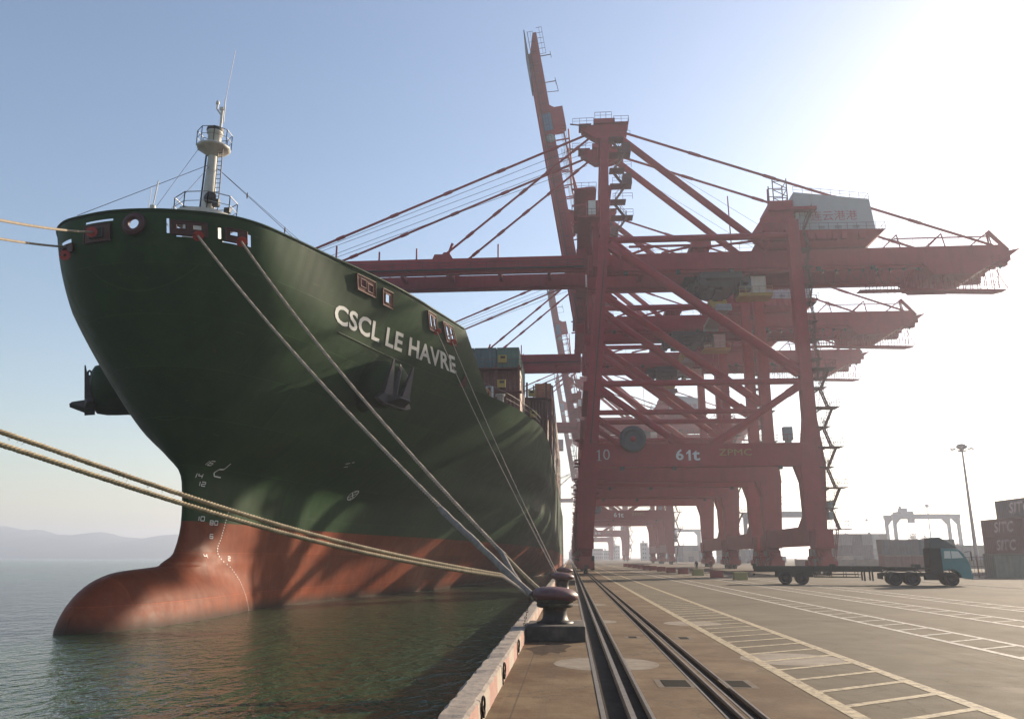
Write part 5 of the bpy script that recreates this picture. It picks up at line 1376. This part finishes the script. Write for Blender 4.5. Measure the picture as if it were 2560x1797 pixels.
# gate fence beside the mossy container
e=empty('mesh_fence',(50,99,0),'rusty mesh gate fence between the truck and the mossy container','fence')
b=MB((50,99,0))
for x in(43,44.6,46.2,47.8):
    b.beam((x,97,0),(x,97,2.4),.1,.1)
b.build('post',LASH,e);b=MB((50,99,0))
for k in range(12):b.beam((43+.4*k,97,.15),(43+.4*k,97,2.2),.03,.03)
for z in(.2,1.2,2.2):b.beam((43,97,z),(47.8,97,z),.05,.05)
b.build('mesh_panel',LASH,e)
b=MB((90,172,0));b.box(46,150,172,172.3,0,1.75);
for k in range(27):b.box(46+4*k,46.3+4*k,171.9,172.4,0,1.9)
tag(b.build('perimeter_wall',mat('wall_render',(.3,.27,.22),.8,dirt=(.2,.16,.12),damt=.5),None,(90,172,0)),'long low yard wall behind the truck and under the far containers','wall')
# rubber-tyred gantries
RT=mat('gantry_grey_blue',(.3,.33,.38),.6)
def rtg(x0,x1,y,h,lab):
    e=empty('yard_gantry',((x0+x1)/2,y,0),lab,'crane','rubber tyred yard gantries');c=((x0+x1)/2,y,0);w_=1.3
    for yy in(y,y+9):
        for x in(x0,x1-w_):
            b=MB(c);sx=1 if x==x0 else -1
            b.hexa([(x,yy,1.6),(x+w_,yy,1.6),(x+w_,yy+1,1.6),(x,yy+1,1.6),(x,yy,h-1),(x+w_,yy,h-1),(x+w_,yy+1,h-1),(x,yy+1,h-1)])
            xi=x+w_ if sx>0 else x;b.prism([(xi,h-4.2),(xi,h-1.6),(xi+sx*2.2,h-1.6)],yy+.1,yy+.9);b.build('leg',RT,e)
        b=MB(c);b.box(x0-.3,x1+.3,yy-.1,yy+1.1,h-1.7,h);b.rail([(x0,yy,h),(x1,yy,h)],1,2.5,.04);b.build('girder',RT,e)
    for x in(x0,x1-w_):
        b=MB(c);b.box(x,x+w_,y-1,y+11,.9,1.9);b.build('sill_beam',RT,e)
        for yy in(y,y+9.5):
            b=MB(c);b.lathe((x+w_/2,yy,.8),[(0,-.3),(.8,-.3),(.8,.3),(0,.3)],14,'x');b.build('wheel',RUBBER,e)
    xt=x0+(x1-x0)*.22;b=MB(c);b.box(xt-2.6,xt+2.6,y,y+9,h,h+1.2);b.box(xt-1.5,xt+1,y+2,y+6,h+1.2,h+2.6);b.box(xt-2.2,xt-1.4,y+2,y+3,h+1.2,h+3.4);b.build('trolley',RT,e)
    b=MB(c);b.box(xt+.3,xt+2.6,y-.6,y+1.4,h-3.6,h-1.8);b.build('cab',RT,e)
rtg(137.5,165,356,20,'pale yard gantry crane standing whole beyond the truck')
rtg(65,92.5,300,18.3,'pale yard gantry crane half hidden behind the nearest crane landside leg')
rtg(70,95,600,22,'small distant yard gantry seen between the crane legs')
# light masts
MASTM=mat('galvanised_mast',(.22,.2,.24),.5,.3)
def lmast(x,y,h,lab):
    e=empty('light_mast',(x,y,0),lab,'light mast','yard light masts');c=(x,y,0)
    b=MB(c);b.tube([(x,y,0),(x,y,h)],.48,12,r2=.2);b.build('pole',MASTM,e)
    b=MB(c);b.ring((x,y,h-.4),.9,.1,'z',16,6);b.lathe((x,y,h-.2),[(.3,0),(1.1,.5),(1.3,.9),(.9,1.4),(0,1.6)],12);b.build('crown',MASTM,e)
    for k in range(6):
        a=k*math.pi/3+.2;b=MB(c);p=Vector((x+1.9*math.cos(a),y+1.9*math.sin(a),h+.1));b.beam((x+.6*math.cos(a),y+.6*math.sin(a),h-.3),tuple(p),.09,.09);q=p+Vector((.8*math.cos(a),.8*math.sin(a),-.35 if k%2 else .3));b.beam(p,q,.55,.28);b.build('floodlight',MASTM,e)
lmast(95.3,200,27.6,'tall tapering light mast with a crown of floodlights at right')
lmast(188,440,28,'small pale light mast behind the whole yard gantry')
lmast(215,605,28,'faint light mast just right of the nearest crane stair tower')
lmast(115,680,28,'faint light mast seen between the near crane legs at centre')
# far buildings
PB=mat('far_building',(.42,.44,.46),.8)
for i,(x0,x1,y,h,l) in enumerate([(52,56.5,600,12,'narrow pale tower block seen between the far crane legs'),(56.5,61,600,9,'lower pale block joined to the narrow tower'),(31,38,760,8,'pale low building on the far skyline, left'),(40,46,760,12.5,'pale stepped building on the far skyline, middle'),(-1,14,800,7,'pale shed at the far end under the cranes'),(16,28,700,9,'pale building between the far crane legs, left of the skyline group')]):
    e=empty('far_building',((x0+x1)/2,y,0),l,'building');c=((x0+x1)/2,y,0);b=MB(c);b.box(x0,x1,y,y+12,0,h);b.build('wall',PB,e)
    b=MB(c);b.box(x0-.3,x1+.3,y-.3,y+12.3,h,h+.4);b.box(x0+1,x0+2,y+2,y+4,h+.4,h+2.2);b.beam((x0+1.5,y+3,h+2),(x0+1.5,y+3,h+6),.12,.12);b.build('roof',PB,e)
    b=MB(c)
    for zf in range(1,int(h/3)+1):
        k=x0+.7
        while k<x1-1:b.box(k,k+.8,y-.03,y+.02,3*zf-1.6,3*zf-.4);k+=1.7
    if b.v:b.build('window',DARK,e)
# trees on the skyline
LEAF=mat('tree_leaves',(.05,.08,.03),.8,var=.4,scale=1);BARK=mat('bark',(.1,.07,.05),.9)
def tree(x,y,h,lab,seed):
    rg=random.Random(seed);e=empty('tree',(x,y,0),lab,'tree','trees on the yard skyline');c=(x,y,0)
    b=MB(c);b.tube([(x,y,0),(x+.2,y,h*.4),(x,y,h*.7)],.35,8,r2=.12)
    for k in range(5):a=k*1.3;b.tube([(x,y,h*.4),(x+h*.28*math.cos(a),y+h*.28*math.sin(a),h*.7)],.12,5,r2=.04)
    b.build('trunk',BARK,e);b=MB(c);cl=[(rg.gauss(0,h*.2),rg.gauss(0,h*.2),h*(.68+rg.gauss(0,.12)),h*rg.uniform(.1,.19)) for _ in range(14)]
    for (cx,cy,cz,r) in cl:
        for _ in range(90):
            v=Vector((rg.gauss(0,1),rg.gauss(0,1),rg.gauss(0,1))).normalized()*r*rg.uniform(.6,1.05);p=Vector((x+cx,y+cy,cz))+v;s=.35
            a=Vector((rg.uniform(-s,s),rg.uniform(-s,s),rg.uniform(-s,s)));d=Vector((rg.uniform(-s,s),rg.uniform(-s,s),rg.uniform(-s,s)));b.add([p-a,p+d,p+a,p-d],[(0,1,2,3)])
    b.build('crown',LEAF,e)
for i,(x,y,h) in enumerate([(133,400,14),(139,404,12),(196,480,15),(204,486,12),(214,470,11),(84,420,8)]):
    tree(x,y,h,['bushy tree left of the yard gantry, above the tall container block','smaller tree beside the yard gantry left leg','round tree seen through the yard gantry, left','lower tree seen through the yard gantry, middle','tree by the yard gantry right legs','small domed tree under the distant yard gantry'][i],i+3)
